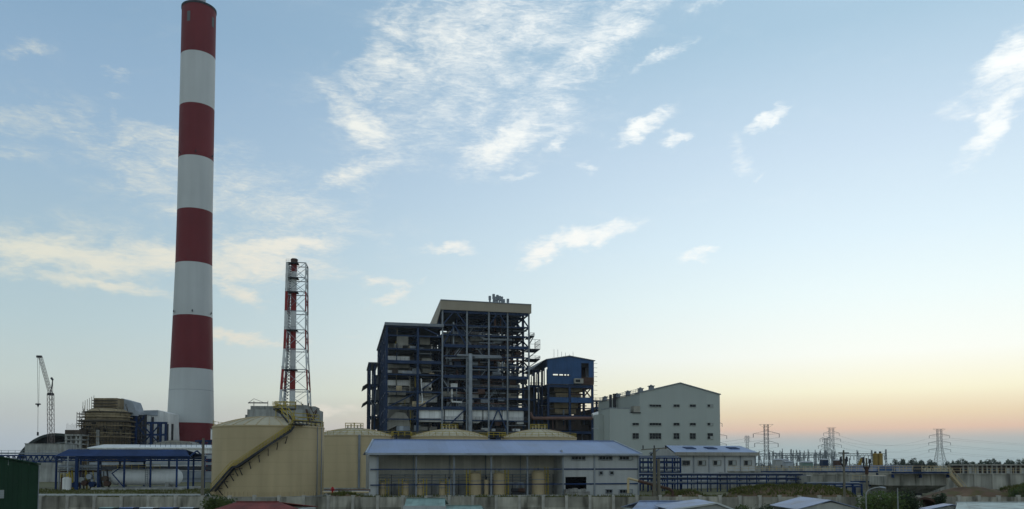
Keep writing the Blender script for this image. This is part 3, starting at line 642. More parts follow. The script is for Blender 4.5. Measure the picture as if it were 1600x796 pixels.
for (x0, x1, y0, y1, ly) in ((622,638,525,540.5,4),(606,640,556.5,563.5,5),(606,640,569,575.5,5),(606,643,578.5,583.5,5),(606,640,594,603,6),(609,634,608,617.5,4),(608,640,620,630,7),
                             (659,674,560,573,4),(660,673,576,583,5),(660,674,598,606,4),(662,675,609,620,3),(656,672,524,539,5),(655,683,616,629,6),(692,720,612,620,4),(735,757,520,533,6),(692,716,519,535,6),(606,622,668,674,6),(655,668,667,673,4)):
    pxbox('duct_casing', rb_.choice(['casing', 'duct_white', 'casing']), x0, x1, y0, y1, ly, 9)
# long white air duct in sections, with stiffener frames
for (x0, x1, y0, y1) in ((655,689.5,640,659.5),(691.5,725,640,660.5),(737,762,641,658.5),(764.5,792,641,657.5),(794,818,642.5,657.5)): pxbox('air_duct', 'duct_white', x0, x1, y0, y1, .75, 7)
a, b, z0, z1 = f.rect(738, 755, 655, 661.5, 1.6); MB().prism([(a,z0),(b-2,z0),(b,z1),(a,z1)], 1, .7, 7.5).build('air_duct', 'duct_white', bh)
a, b, z0, z1 = f.rect(808, 818, 644, 663, 1.2); part('air_duct_riser', 'duct_white', bh, (a, b, 1.2, 6, z0, z1))
for i in range(4):
    x_ = f.x(694+i*0.0+i*30, 1.2); part('duct_frame', 'dark_steel', bh, (x_-.15, x_+.15, .45, .68, f.z(700,660,1.2), f.z(700,640,1.2)))
# curved inlet hood
hx0, hx1, hz0, hz1 = f.rect(611, 641, 644, 676, 1.5)
zc = f.z(620, 662, 1.5); w_ = hx1-hx0
poly = [(hx0-1.8, zc-3), (hx0-1.4, zc+.5), (hx0, zc+2.8), (hx0+w_*.2, hz1-.4), (hx0+w_*.35, hz1), (hx0+w_*.72, hz1-.3), (hx0+w_*.9, hz1-2.2), (hx1, zc-.4), (hx1, zc-1), (hx0+w_*.28, zc-1)]
MB().prism([(x, z) for x, z in poly], 1, 1.5, 9).build('inlet_hood', 'casing', bh); part('hood_leg_duct', 'grey_steel', bh, (hx0+w_*.28, hx1, 1.7, 8.6, hz0, zc-1.03))
# big vertical grey pipe at the front, and process pipes
pa, za = f.hit(735, 553, -.8); MB().cyl((pa,-.8,0), (pa,-.8,za), .85, n=20).build('vertical_duct', 'galv', bh, True)
def pipe(pts, r, m): MB().path([(f.hit(x, y, ly)[0], ly, f.hit(x, y, ly)[1]) for x, y, ly in pts], r, 8).build('pipe', m, bh)
pipe([(696,560,1),(725,560,1),(784,560.5,1)], .3, 'galv'); pipe([(742,559,-.5),(784,559,-.5)], .45, 'grey_steel'); pipe([(714,555.5,-.4),(782,557.5,-.4)], .5, 'grey_steel')
pipe([(738,527,2),(748,524,2),(757,530.5,2),(800,531.5,2)], .5, 'galv'); pipe([(706,608,1),(706,628,1),(722,629,1)], .42, 'duct_white'); pipe([(658,592,1),(660,630,1),(650,632,1)], .3, 'duct_white')
for y, m in ((614,'galv'),(623,'grey_steel'),(630.5,'copper_pipe'),(578,'galv'),(596,'rust'),(604,'grey_steel'),(648,'rust')): pipe([(738,y,3),(790,y+rb_.uniform(-.5,1),3)], .28, m)
for i in range(4): pipe([(745+i*6.2,541,2),(745+i*6.2,546.5,2)], .55, 'duct_white')
for i in range(5): pipe([(739+i*8,538,2.5),(739+i*8,548,2.5)], .5, 'rust')
for i in range(300):            # the tangle of pipework and small platforms inside
    k = rb_.random(); ly = rb_.uniform(1.5, 13); x0 = rb_.uniform(fx[2]+1, fx[6]-2); z0 = rb_.uniform(10, zH-6); m = rb_.choice(['grey_steel','dark_steel','rust','copper_pipe','dark_steel','galv','blue_steel'])
    if k < .5: b = MB().cyl((x0,ly,z0), (min(fx[6]-.5, x0+rb_.uniform(4,14)),ly,z0), rb_.uniform(.15,.4), n=8)
    elif k < .8: b = MB().cyl((x0,ly,z0), (x0,ly,min(zH-2, z0+rb_.uniform(3,12))), rb_.uniform(.15,.45), n=8)
    else: b = MB().box(x0, x0+rb_.uniform(1,3.5), ly, ly+3, z0, z0+rb_.uniform(.8,2.6))
    b.build('pipe' if k < .8 else 'equipment_box', m, bh)
for i in range(40):
    ly = rb_.uniform(2, 9); x0 = rb_.uniform(1, fx[2]-3); z0 = rb_.uniform(8, zL-6); m = rb_.choice(['grey_steel','dark_steel','casing','blue_steel','yellow'])
    b = MB().cyl((x0,ly,z0), (x0+rb_.uniform(2,9),ly,z0), rb_.uniform(.12,.3), n=8) if i % 2 else MB().cyl((x0,ly,z0), (x0,ly,z0+rb_.uniform(3,8)), rb_.uniform(.12,.3), n=8); b.build('pipe', m, bh)
for i in range(26):            # stair flights between the floors
    li = rb_.randrange(0, 10); z0, z1 = levH[li]+.5, levH[li+1]+.5; x0 = rb_.uniform(fx[2]+1, fx[6]-6); y0 = rb_.uniform(.9, 4); dx = rb_.choice((-1, 1))*3.2
    b = MB().bar((x0,y0,z0),(x0+dx,y0,z1),.12,.3).bar((x0,y0+.9,z0),(x0+dx,y0+.9,z1),.12,.3).bar((x0,y0,z0+1.1),(x0+dx,y0,z1+1.1),.08); b.build('stair_flight', rb_.choice(['grey_steel','dark_steel','galv']), bh)
for i in range(60):            # lagged vessels, headers and cabinets on the floors
    li = rb_.randrange(0, 10); z0 = levH[li]+.57; x0 = rb_.uniform(fx[2]+1, fx[6]-5); y0 = rb_.uniform(1.2, 8); w = rb_.uniform(1, 5); h = rb_.uniform(.8, 2.6); m = rb_.choice(['casing','galv','casing_ochre','furnace','rust','grey_steel','duct_white'])
    if i % 2: MB().box(x0, x0+w, y0, y0+2, z0, z0+h).build('equipment_box', m, bh)
    else: MB().cyl((x0,y0+1,z0+h*.5),(x0+w,y0+1,z0+h*.5),h*.4,n=12).build('lagged_vessel', m, bh)
for i in range(34):
    li = rb_.randrange(0, 7); z0 = levL[li]+.57; x0 = rb_.uniform(1.2, fx[2]-4); y0 = rb_.uniform(1.0, 6); w = rb_.uniform(.8, 3.2); h = rb_.uniform(.8, 2.8)
    MB().box(x0, x0+w, y0, y0+2, z0, z0+h).build('equipment_box', rb_.choice(['casing','galv','tank_beige','grey_steel','furnace']), bh)
# lattice of hangers and stairs at the open right end
for i in range(70):
    y0 = rb_.uniform(1, 40); z0 = rb_.uniform(levH[4], zH-3); x0 = rb_.uniform(fx[5]+2, fx[6]-.5)
    MB().bar((x0,y0,z0), (x0+rb_.uniform(-4,3.5), y0+rb_.uniform(-3,6), z0+rb_.uniform(-4,5)), rb_.uniform(.25,.55)).build('hanger', rb_.choice(['dark_steel','rust','grating']), bh)
for y in (524.5, 545, 560.5):  # side balconies
    z = f.z(828, y); w = 5.0 if y != 524.5 else 2.5; part('side_balcony', 'grating', bh, (fx[6]+.5, fx[6]+w, 0, 10, z-.3, z)); handrail(MB(), [(fx[6]+.5,0,z),(fx[6]+w,0,z),(fx[6]+w,10,z)], 1.2 if y != 545 else 4, .12).build('handrail', 'dark_steel', bh)
    MB().bar((fx[6]+.4,.2,z-3.5),(fx[6]+w-.2,.2,z-.2),.35).build('balcony_strut', 'dark_steel', bh)
# lower rear bay on the left
lx = f.x(577, 62); zl = f.z(577, 568, 62)
for x_ in (lx, lx*.5):
    for y_ in (62, 76, 92): part('column', 'blue_steel', bh, (x_-.45, x_+.45, y_-.45, y_+.45, 0, zl))
part('rear_roof', 'grey_steel', bh, (lx-.8, -.7, 61, 94, zl, zl+.5))
for k, y in enumerate((600, 625, 650, 675)):
    z = f.z(577, y, 62); part('rear_floor', 'grating', bh, (lx, -.7, 62.6, 92, z-.3, z)); part('beam', 'blue_steel', bh, (lx+.5, -.6, 61.8, 62.4, z-.9, z-.3))
part('rear_casing', 'casing', bh, (lx+3, -2, 70, 90, 3, zl-8))
for k in range(7): z0 = 2+(zl-6)*k/7; part('rear_screen', rb_.choice(['furnace', 'grey_steel', 'blue_steel']), bh, (lx+.6+rb_.uniform(0,.8), -.2, 64+.1*k, 66, z0, z0+(zl-6)/7*rb_.uniform(.72, .96)))
for k in range(14): X = rb_.uniform(lx-.5, -1); z0 = rb_.uniform(5, zl-8); MB().bar((X,61,z0),(X+rb_.uniform(-2,2),61,z0+rb_.uniform(1,6)),.3).build('pipe', rb_.choice(['blue_steel','grey_steel','galv']), bh)
for y in (600, 627): z = f.z(577, y, 62); MB().slab([(lx-3.4,63,z-1.2),(lx-.5,63,z+.8),(lx-.5,90,z+.8),(lx-3.4,90,z-1.2)], .25).build('side_canopy', 'grating', bh)
MB().slab([(f.x(589,40), 40, f.z(589,585,40)), (0,40,f.z(600,570,40)), (0,60,f.z(600,570,40)), (f.x(589,40),60,f.z(589,585,40))], .4).build('side_canopy', 'blue_steel', bh)
# ================================================================== blue bunker house
f = Frame(855.5, 352); bk = f.thing('bunker_house', 'blue clad gabled penthouse on an open steel bunker frame', 'boiler house')
x1 = f.x(928.5); xm = f.x(890); zE = f.z(855.5, 563); zA = f.z(890, 557.3); zB = f.z(880, 600.5); zE2 = f.z(928.5, 564.5); DB = 40
wx0, wx1, wz0, wz1 = f.rect(864, 891, 584.6, 587.4); ox0, ox1, oz0, oz1 = f.rect(908, 920, 567.5, 590); dx0, dx1, dz0, dz1 = f.rect(896, 910, 592, 600)
def clad(name, *bx_): return part(name, 'blue_clad', bk, *bx_)
clad('wall', (0, x1, -.15, .15, wz1, oz0+99) if False else (0, ox0, -.15, .15, wz1, zE2-.02)); clad('wall', (0, wx0, -.15, .15, wz0, wz1-.01)); clad('wall', (wx1, ox0, -.15, .15, wz0, wz1-.01)); clad('wall', (0, ox0, -.15, .15, zB, wz0-.01))
clad('wall', (ox1, x1, -.15, .15, oz0, zE2-.02)); part('wall', 'rust', bk, (ox0+.02, x1, -.14, .14, zB, oz0-.02)); clad('wall', (ox0+.01, ox1-.01, -.15, .15, oz1, zE2-.02))
MB().prism([(0,zE2),(x1,zE2),(xm,zA)], 1, -.15, .15).build('gable', 'blue_clad', bk)
for i in range(8): X = i*DB/8; clad('side_wall', (-.15, .15, X+.2 if i == 0 else X+.01, X+DB/8-.01, zB+6.5, zE2-.02) if i % 2 else (-.14, .14, X+.2, X+DB/8-.01, zB+7.5, zE2-.02))
for i in range(8): part('side_post', 'blue_steel', bk, (-.2, .2, i*DB/8+.3, i*DB/8+.8, zB, zB+6.5))
part('right_wall', 'blue_clad', bk, (x1-.16, x1-.01, .16, DB, zB, zE2-.03)); 
part('inner_floor', 'grating', bk, (.2, x1-.2, .2, DB, zB-.3, zB))
part('opening_back', 'rust', bk, (ox0-1, ox1+1, 8, 8.2, zB, zE2-1)); part('opening_lintel', 'dark', bk, (ox0, ox1, .2, .4, oz1-2, oz1))
for s_, (xa, xb, za, zb) in enumerate(((-.6, xm, zE2-.1, zA), (xm, x1+.6, zA, zE2-.1))): MB().slab([(xa,-.6,za+.4),(xb,-.6,zb+.4),(xb,DB,zb+.4),(xa,DB,za+.4)], .3).build('roof', 'grey_steel', bk)
part('window_sill', 'rust', bk, (wx0, wx1, -.3, .3, wz0-.25, wz0-.01))
for q in (.33, .62, .8): X = wx0+(wx1-wx0)*q; part('window_mullion', 'dark_steel', bk, (X-.3, X+.3, -.1, .1, wz0, wz1-.02))
part('hoist_box', 'casing', bk, (dx0, dx1, -1.6, -.2, dz0, dz1)); part('hoist_window', 'glass', bk, (dx0+.5, dx1-1.5, -1.68, -1.61, dz0+.5, dz1-.5))
xs = [f.x(p) for p in (857, 891, 926.5)]
lev = [f.z(890, y) for y in (690, 676, 651, 625, 604)]
for y_ in (0, 13, 26, 39):
    for X in xs: part('column', 'blue_steel', bk, (X-.5, X+.5, y_-.5+.6, y_+.5+.6, 0, zB-.32))
for k, z in enumerate(lev):
    h = 2.4 if k == 3 else 1.1
    for y_ in (.6, 26):
        for a, b in zip(xs[:-1], xs[1:]): part('beam', 'blue_clad' if k == 3 else 'blue_steel', bk, (a+.52, b-.52, y_-.4, y_+.4, z-h/2, z+h/2))
    for X in xs:
        for y_ in (0, 13, 26): part('beam', 'blue_steel', bk, (X-.3, X+.3, y_+1.15, y_+13, z-.5, z+.5))
    part('floor_grating', 'grating', bk, (xs[0]+.6, xs[2]-.6, 2, 38, z+.52, z+.62))
    handrail(MB(), [(xs[0], .2, z+.6), (xs[2], .2, z+.6)], 1.1, .1).build('handrail', 'dark_steel', bk)
for (x0, x1_, y0, y1) in ((866,910,603,613),(868,908,614,622),(866,903,629,638),(867,900,639,647),(868,885,653,672),(890,908,655,672)):
    a, b, z0, z1 = f.rect(x0, x1_, y0, y1, 4); part('bunker_casing', 'casing_ochre' if y0 < 650 else 'furnace', bk, (a, b, 4, 30, z0, z1))
part('rear_mass', 'furnace', bk, (xs[0]+2, xs[2]-6, 30, 38, 2, lev[3]))
for a, b, za, zb in ((910,926,604,624),(926,910,604,624)): MB().bar((f.hit(a,za)[0],.6,f.hit(a,za)[1]),(f.hit(b,zb)[0],.6,f.hit(b,zb)[1]),.5).build('brace', 'rust', bk)
MB().path([(f.hit(828,645,-3)[0],-3,f.hit(828,645,-3)[1]),(f.hit(832,654,-3)[0],-3,f.hit(832,654,-3)[1]),(f.hit(925,654,-3)[0],-3,f.hit(925,654,-3)[1])],.75,12).build('red_pipe', 'copper_pipe', bk)
MB().cyl((f.x(926,-1),-1,f.z(926,650,-1)),(f.x(937,-1),-1,f.z(937,647,-1)),1.2,n=14).build('silver_duct', 'duct_white', bk)
for i in range(46):
    x0 = rb_.uniform(-6, xs[2]-1); z0 = rb_.uniform(8, zB-3); ly = rb_.uniform(1.5, 10); b = MB().cyl((x0,ly,z0),(x0+rb_.uniform(3,9),ly,z0),rb_.uniform(.15,.4),n=8) if i % 2 else MB().cyl((x0,ly,z0),(x0,ly,z0+rb_.uniform(3,7)),rb_.uniform(.15,.4),n=8)
    b.build('pipe', rb_.choice(['rust','dark_steel','grey_steel','blue_steel','copper_pipe']), bk)
for i in range(9): z = f.z(928, 568+i*7); MB().bar((x1,.0,z),(x1+1.6,0,z),.12).build('scaffold_tube', 'scaffold_tube', bk)
for i in range(6): X = f.x(866+i*6, 2); MB().bar((X,2,zE2),(X,2,zE2+rb_.uniform(3,5.5)),.12).build('roof_rod', 'grey_steel', bk)
sx0, sx1 = xs[2]+.8, f.x(948, 6)
part('rear_screen', 'furnace', bk, (xs[1]+3, sx0+1.5, 12, 13, 0, f.z(925, 664, 12))); part('rear_screen', 'furnace', bk, (xs[1]+6, sx0-2, 14, 15, f.z(925, 664, 12), f.z(925, 630, 12)))
part('side_casing', 'furnace', bk, (sx0+1, sx1, 9, 24, 0, f.z(935, 640, 9)))
for k, y in enumerate((690, 676, 662, 651, 638, 627)): z = f.z(935, y, 4); part('beam', 'blue_steel', bk, (sx0, sx1, 4, 4.6, z-.4, z+.4)); handrail(MB(), [(sx0,4,z+.4),(sx1,4,z+.4)], 1.2, .1).build('handrail', 'dark_steel', bk)
for q in (.35, .8): X = sx0+(sx1-sx0)*q; part('column', 'blue_steel', bk, (X-.4, X+.4, 4.7, 5.5, 0, f.z(935, 627, 4)))
for i in range(22): X = rb_.uniform(sx0, sx1-2); z = rb_.uniform(4, f.z(935,632,4)); MB().cyl((X,rb_.uniform(3,8),z),(X+rb_.uniform(.5,4),rb_.uniform(3,8),z+rb_.choice((0,0,3))),rb_.uniform(.15,.5),n=8).build('pipe', rb_.choice(['rust','dark_steel','grey_steel','copper_pipe']), bk)
# link frame between boiler house and bunker house
lk = f.thing('link_frame', 'dark steel link frame between the boiler house and blue penthouse', 'steel frame'); ax = f.x(829, 8)
for k, y in enumerate((580, 604, 625, 651, 676)):
    z = f.z(850, y, 8); part('beam', 'blue_steel', lk, (ax, -1, 8, 8.6, z-.5, z+.5)); part('floor_grating', 'grating', lk, (ax, -1, 8.7, 24, z+.3, z+.45)); handrail(MB(), [(ax,8,z+.5),(-1,8,z+.5)], 1.2, .12).build('handrail', 'dark_steel', lk)
for q in (.05, .35, .7): part('column', 'blue_steel', lk, (ax*q-.4, ax*q+.4, 8.0, 8.8, 0, f.z(850, 576+q*6, 8)))
part('duct_casing', 'furnace', lk, (ax+1, -1.5, 14, 26, 2, f.z(850, 600, 8)))
MB().slab([(ax,6,f.z(834,578,8)),(-.3,6,zE2+.3),(-.3,26,zE2+.3),(ax,26,f.z(834,578,8))],.3).build('roof', 'grey_steel', lk)
# ================================================================== turbine hall
f = Frame(1000, 282, math.radians(13)); th = f.thing('turbine_hall', 'big plain grey gabled turbine hall with small window rows', 'hall')
x1 = f.x(1125.7); xm = f.x(1063.5); zE = f.z(1125.7, 617); zA = f.z(1063.5, 599.3); DT = 44; th_ = .3
np_ = 6
for i in range(np_):
    a, b = x1*i/np_, x1*(i+1)/np_
    def gz(X): return zE+(zA-zE)*(1-abs(X-xm)/(xm if X < xm else x1-xm))
    pl_ = [(a+.005,0),(b-.005,0),(b-.005,gz(b))]+([(xm,zA)] if a < xm < b else [])+[(a+.005,gz(a))]
    MB().prism(pl_, 1, 0, th_).build('front_wall', 'hall_clad', th)
part('right_wall', 'hall_clad', th, (x1-.3, x1-.01, .31, DT, 0, zE-.02)); part('left_wall', 'hall_clad', th, (0, .3, .31, DT, 0, zE-.02)); part('rear_wall', 'hall_clad', th, (.31, x1-.31, DT-.3, DT, 0, zE-.02))
for xa, xb, za, zb in ((-.4, xm, zE-.1, zA), (xm, x1+.4, zA, zE-.1)): MB().slab([(xa,-.35,za+.35),(xb,-.35,zb+.35),(xb,DT+.3,zb+.35),(xa,DT+.3,za+.35)], .3).build('roof', 'grey_steel', th)
# windows
for (y0, y1, rows) in ((632.3, 636.3, 1), (661, 665.3, 1), (677, 686.3, 2)):
    for (a, b, n) in ((988.5, 998, 2), (1014.5, 1033, 4), (1052, 1061.5, 2), (1077.5, 1087, 2), (1105, 1114, 2)):
        if a < 1000: continue
        window(th, *f.rect(a, b, y0, y1, 0), 0, n, rows, 'hall_clad', lit=((1, 0),) if a > 1100 else ())
for p, w in ((947,1.1),(966,2.0),(983,1.2),(1003,1.3),(1020,1.4)):   # roof ventilators along the ridge side
    ly, z = f.side(p, 700, .8) if p < 1000 else (1.2, 0); X = .8 if p < 1000 else f.x(p, 1.2); ly = max(1.2, min(DT-2, ly)); zb = gz(max(X, 0)); 
    MB().box(X-w*.5, X+w*.5, ly, ly+1.8, zb-.6, zb+1.3).box(X-w*.7, X+w*.7, ly-.3, ly+2.1, zb+1.32, zb+1.55).build('roof_vent', 'grey_steel', th)
    MB().cyl((X, ly+1.0, zb+1.55), (X, ly+1.0, zb+1.9), .4, n=10).build('vent_cowl', 'grey_steel', th)
handrail(MB(), [(.2, 1, zE+.4), (.2, DT-1, zE+.4)], 1.2, .1).build('roof_railing', 'grey_steel', th)
# lower stair block at the left of the hall front
xa, xb = f.x(953, -.5), f.x(984, -.5); zb1 = f.z(957, 638.5, -.5); zb2 = f.z(990, 646, -.5)
part('stair_block', 'hall_clad', th, (xa, xb, -.5, 8, 0, zb1)); part('stair_block', 'hall_clad', th, (xb+.01, -.01, -.49, 8, 0, zb2))
part('block_coping', 'grey_steel', th, (xa-.1, xb+.1, -.6, 8.1, zb1+.003, zb1+.3))
xc = f.x(937, 10); xq = min(xa-2.0, f.x(938, 12)); part('low_block', 'hall_clad', th, (xq, xa-.01, 6.0, 11, 0, f.z(945, 648, 6)))
for y0, y1 in ((661, 665), (677, 686)):
    window(th, *f.rect(988, 998, y0, y1, -.5), -.5, 2, 1 if y1 < 670 else 2, 'hall_clad')
for y0, y1 in ((661, 665), (677.5, 687)): window(th, *f.rect(943.5, 947.5, y0, y1, 6), 6, 1, 1, 'hall_clad')
part('terrace_unit', 'casing', th, (f.x(990,.5)-.2, f.x(999,.5), -.4, 2.5, zb2+.4, zb2+2.6)); part('terrace_deck', 'dark_steel', th, (f.x(986,.5), f.x(999.5,.5), -.9, 2.6, zb2+.05, zb2+.35))
part('wall_lamp', 'galv', th, (xq-2.2, xq+.02, 6.2, 6.5, f.z(945,670,6)-.1, f.z(945,670,6)+.1))
window(th, *f.rect(1015.5, 1019, 707, 717, 0), 0, 1, 2, 'hall_clad')
# pipe stack exhaust by the side wall
MB().cyl((-1.2,22,zE-9),(-1.2,22,zE+1.6),.6,n=12).cyl((-2.8,22,zE-9),(-2.8,22,zE+1.2),.5,n=12).build('exhaust_pipe', 'dark_steel', th)
# ================================================================== low annex with skylights
f = Frame(1056, 196); an = f.thing('annex_building', 'low pale building with blue roof and row of small windows', 'building')
x1 = f.x(1181); zE = f.z(1100, 709.5); DA = 15; zR = f.z(1100, 696.7, DA/2); ra, rb2 = f.x(1041, DA/2), f.x(1156.5, DA/2)
ns = 9
for i in range(ns):
    u, v = i/ns, (i+1)/ns; p0, p1 = -.5+(x1+1)*u+.004, -.5+(x1+1)*v-.004; q0, q1 = ra+(rb2-ra)*u+.004, ra+(rb2-ra)*v-.004
    MB().slab([(p0,-.7,zE+.3),(p1,-.7,zE+.3),(q1,DA/2,zR),(q0,DA/2,zR)], .12).build('roof_sheet', 'roof_blue', an); MB().slab([(q0,DA/2,zR),(q1,DA/2,zR),(p1,DA+.7,zE+.3),(p0,DA+.7,zE+.3)], .12).build('roof_sheet', 'roof_blue', an)
part('fascia', 'casing', an, (-.5, x1+.5, -.95, -.72, zE-.45, zE+.4))
part('front_wall', 'white_clad', an, (0, x1, 0, .2, 0, zE-.03)); part('side_wall', 'white_clad', an, (x1-.2, x1-.01, .21, DA, 0, zE-.03)); part('rear_wall', 'white_clad', an, (.21, x1-.21, DA-.2, DA, 0, zE-.03))
MB().prism([(.21,0),(DA,0),(DA,zE-.02),(DA/2,zR-.2),(.21,zE-.02)], 0, 0, .2).build('gable_wall', 'white_clad', an)
for i, p in enumerate((1066, 1091, 1114.5, 1138.5, 1162.5)): window(an, *f.rect(p, p+11.5, 720, 727, 0), 0, 2, 1, 'casing', lit=((1, 0),) if i else ())
for p in (1058, 1083.5, 1107.5, 1132, 1156.5, 1180): X = f.x(p); part('downpipe', 'grey_steel', an, (X-.1, X+.1, -.16, -.01, 0, zE-.1))
for p in (1078, 1111, 1146):
    u = .45; zc = zE+.3+(zR-zE-.3)*.62; yc = -.7+(DA/2+.7)*.62; X = f.x(p, yc); sl_ = (zR-zE-.3)/(DA/2+.7)
    MB().slab([(X-1.3,yc-1,zc-sl_+.16),(X+1.3,yc-1,zc-sl_+.16),(X+1,yc+1,zc+sl_+.16),(X-1.6,yc+1,zc+sl_+.16)], .14).build('skylight', 'navy_sheet', an)
# ================================================================== pipe racks on the right
def rack(name, label, px0, px1, Y, ys, bays, dep, ang=ALPHA*.3, pipes=3, m='deep_blue', w=.28, mats=('blue_steel', 'deep_blue', 'grey_steel', 'galv')):
    f = Frame(px0, Y, ang); r = f.thing(name, label, 'pipe rack'); x1 = f.x(px1); zs = [f.z(px0, y) for y in ys]
    for i in range(bays+1):
        X = x1*i/bays
        for y in (0, dep): part('column', m, r, (X-w/2, X+w/2, y-w/2, y+w/2, 0, zs[0]+.1))
        for z in zs: part('cross_beam', m, r, (X-w*.4, X+w*.4, w/2, dep-w/2, z-.1, z+.1))
    for z in zs:
        for y in (0, dep): 
            for i in range(bays): part('beam', m, r, (x1*i/bays+w/2, x1*(i+1)/bays-w/2, y-.08, y+.08, z-.11, z+.11))
        for k in range(pipes): y = dep*(k+.6)/(pipes+.2); rr = rb_.uniform(.1, .24); MB().cyl((.1,y,z+.11+rr),(x1-.1,y,z+.11+rr),rr,n=10).build('pipe', rb_.choice(mats), r)
    return r, f, x1, zs
rack('pipe_rack', 'long low blue pipe rack in front of the pale annex', 996, 1258, 172, (743, 749.5, 756.5), 17, 4.5, pipes=2, w=.18, mats=('grey_steel', 'galv', 'dark_steel', 'deep_blue'))
r2, f2, x2, z2 = rack('pipe_rack', 'tall blue pipe rack stacked with pipes beside the white shed block', 1000, 1063, 180, (716, 723.5, 732, 739), 5, 5, pipes=4)
for p in (1058, 1061): MB().bar((f2.x(p),-.4,0),(f2.x(p),-.4,z2[0]),.12).build('ladder_rail', 'deep_blue', r2)
# ================================================================== left: canopy with bullet vessel
f = Frame(88, 186, math.radians(4)); cn = f.thing('canopy', 'open blue steel canopy with pitched roof over gas vessel', 'canopy')
x1 = f.x(296); zE = f.z(120, 713); DC = 12; zR = f.z(190, 702.5, DC/2)
ra_, rbb = f.x(107, DC/2), f.x(290, DC/2)
for i in range(10):
    u, v = i/10, (i+1)/10; p0, p1 = -.3+(x1+.6)*u+.004, -.3+(x1+.6)*v-.004; q0, q1 = ra_+(rbb-ra_)*u+.004, ra_+(rbb-ra_)*v-.004
    MB().slab([(p0,-.6,zE),(p1,-.6,zE),(q1,DC/2,zR),(q0,DC/2,zR)], .1).build('roof_sheet', 'deep_blue', cn); MB().slab([(q0,DC/2,zR),(q1,DC/2,zR),(p1,DC+.6,zE),(p0,DC+.6,zE)], .1).build('roof_sheet', 'deep_blue', cn)
for p in (89, 121, 154.5, 195, 236, 277, 295): 
    X = f.x(p); w = .6 if p == 121 else .36
    for y in (0, DC): part('column', 'deep_blue', cn, (X-w/2, X+w/2, y-w/2, y+w/2, 0, zE-.1))
    MB().bar((X,0,zE-.3),(X,DC/2,zR-.3),.2,.3).bar((X,DC/2,zR-.3),(X,DC,zE-.3),.2,.3).build('rafter', 'deep_blue', cn)
zb = f.z(150, 719.5)
for y in (0, DC): part('eave_beam', 'deep_blue', cn, (-.2, x1+.2, y-.15, y+.15, zE-.65, zE-.15)); part('tie_beam', 'deep_blue', cn, (-.2, x1+.2, y-.1, y+.1, zb-.15, zb+.1))
n = 20
for i in range(n): MB().bar((x1*i/n,0,zb),(x1*(i+.5)/n,0,zE-.4),.13).bar((x1*(i+.5)/n,0,zE-.4),(x1*(i+1)/n,0,zb),.13).build('lattice', 'deep_blue', cn)
MB().bar((f.x(195),0,.6),(f.x(176),0,f.z(176,740)),.22).bar((f.x(176),0,f.z(176,740)),(f.x(186),0,f.z(186,733)),.2).build('knee_brace', 'deep_blue', cn)
va, vb = f.x(173, 5), f.x(286, 5); vz = f.z(230, 745.5, 5); vr = f.z(230, 733, 5)-vz
o = f.o+f.w*5; vs_ = thing('gas_vessel', 'long white horizontal pressure vessel with rounded ends under blue canopy', 'vessel', (o.x, o.y, 0), f.a)
prof_ = [(va+(1-math.cos(k/6*PI/2))*vr*.8, vr*math.sin(k/6*PI/2)+.01) for k in range(7)]+[(vb-(1-math.cos(k/6*PI/2))*vr*.8, vr*math.sin(k/6*PI/2)+.01) for k in range(6, -1, -1)]
b = MB().lathe([(r, x) for x, r in prof_], 40); b.v = [(z, y, x+vz) for x, y, z in b.v]; b.build('shell', 'vessel_white', vs_, True)
for u in (.18, .82): X = va+(vb-va)*u; part('saddle', 'pale_concrete', vs_, (X-.4, X+.4, -vr*.8, vr*.8, 0, vz-vr*.5))
X = va+(vb-va)*.53; b = MB(); b.bar((X,-vr-.1,.2),(X,-vr-.1,vz+vr+1),.1).bar((X+.6,-vr-.1,.2),(X+.6,-vr-.1,vz+vr+1),.1); [b.bar((X,-vr-.1,.5+k*.5),(X+.6,-vr-.1,.5+k*.5),.07) for k in range(10)]; b.build('ladder', 'grey_steel', vs_)
handrail(MB(), [(va+2,-.8,vz+vr),(vb-5,-.8,vz+vr)], 1.0, .09).build('walkway_railing', 'yellow', vs_)
struct(MB().box(f.x(150)-0, f.x(292), -2.2, 11, 0, .5).build('slab', 'pale_concrete')); s_ = bpy.data.objects['slab']; s_.location = f.o; s_.rotation_euler = (0,0,f.a)
# valve skid and small vessel below the left end of the canopy
o = f.o; sk = thing('valve_skid', 'tangle of pipes and valves under the canopy beside the vessel', 'pipework', (o.x, o.y, 0), f.a)
for y, ly, m in ((730, 1, 'galv'), (733.5, 1.4, 'grey_steel'), (727.5, 2, 'galv'), (737, 3, 'rust')): MB().cyl((f.x(92,ly),ly,f.z(110,y,ly)),(f.x(158,ly),ly,f.z(110,y,ly)),.17,n=8).build('pipe', m, sk)
for p in (94, 98, 109, 113, 126, 131, 135, 140, 146, 158, 163, 168): X = f.x(p, 2); MB().cyl((X,2+rb_.uniform(-1,2),0),(X,2,f.z(110,rb_.uniform(730,742),2)),rb_.uniform(.1,.22),n=8).build('riser', rb_.choice(['rust','galv','yellow','dark_steel','grey_steel']), sk)
for p, y, m in ((129,750,'pale_glass'),(141,745,'galv'),(133,755,'rust'),(145,757,'deep_blue'),(118,758,'deep_blue'),(165,748,'furnace'),(168,756,'rust')): X, z = f.hit(p, y, 2); MB().cyl((X,1.2,z),(X,2.6,z),.65,n=12).build('valve', m, sk)
MB().cyl((f.x(105.5,-1),-.6,0),(f.x(105.5,-1),-.6,f.z(105,713,-1)),.14,n=8).build('vent_pipe', 'galv', sk)
X = f.x(106, -.8); o = f.o+f.u*X+f.w*(-.8); dv = thing('drain_vessel', 'small pale grey upright vessel under the canopy end', 'vessel', (o.x, o.y, 0), f.a); h_ = f.z(106, 746, -.8)
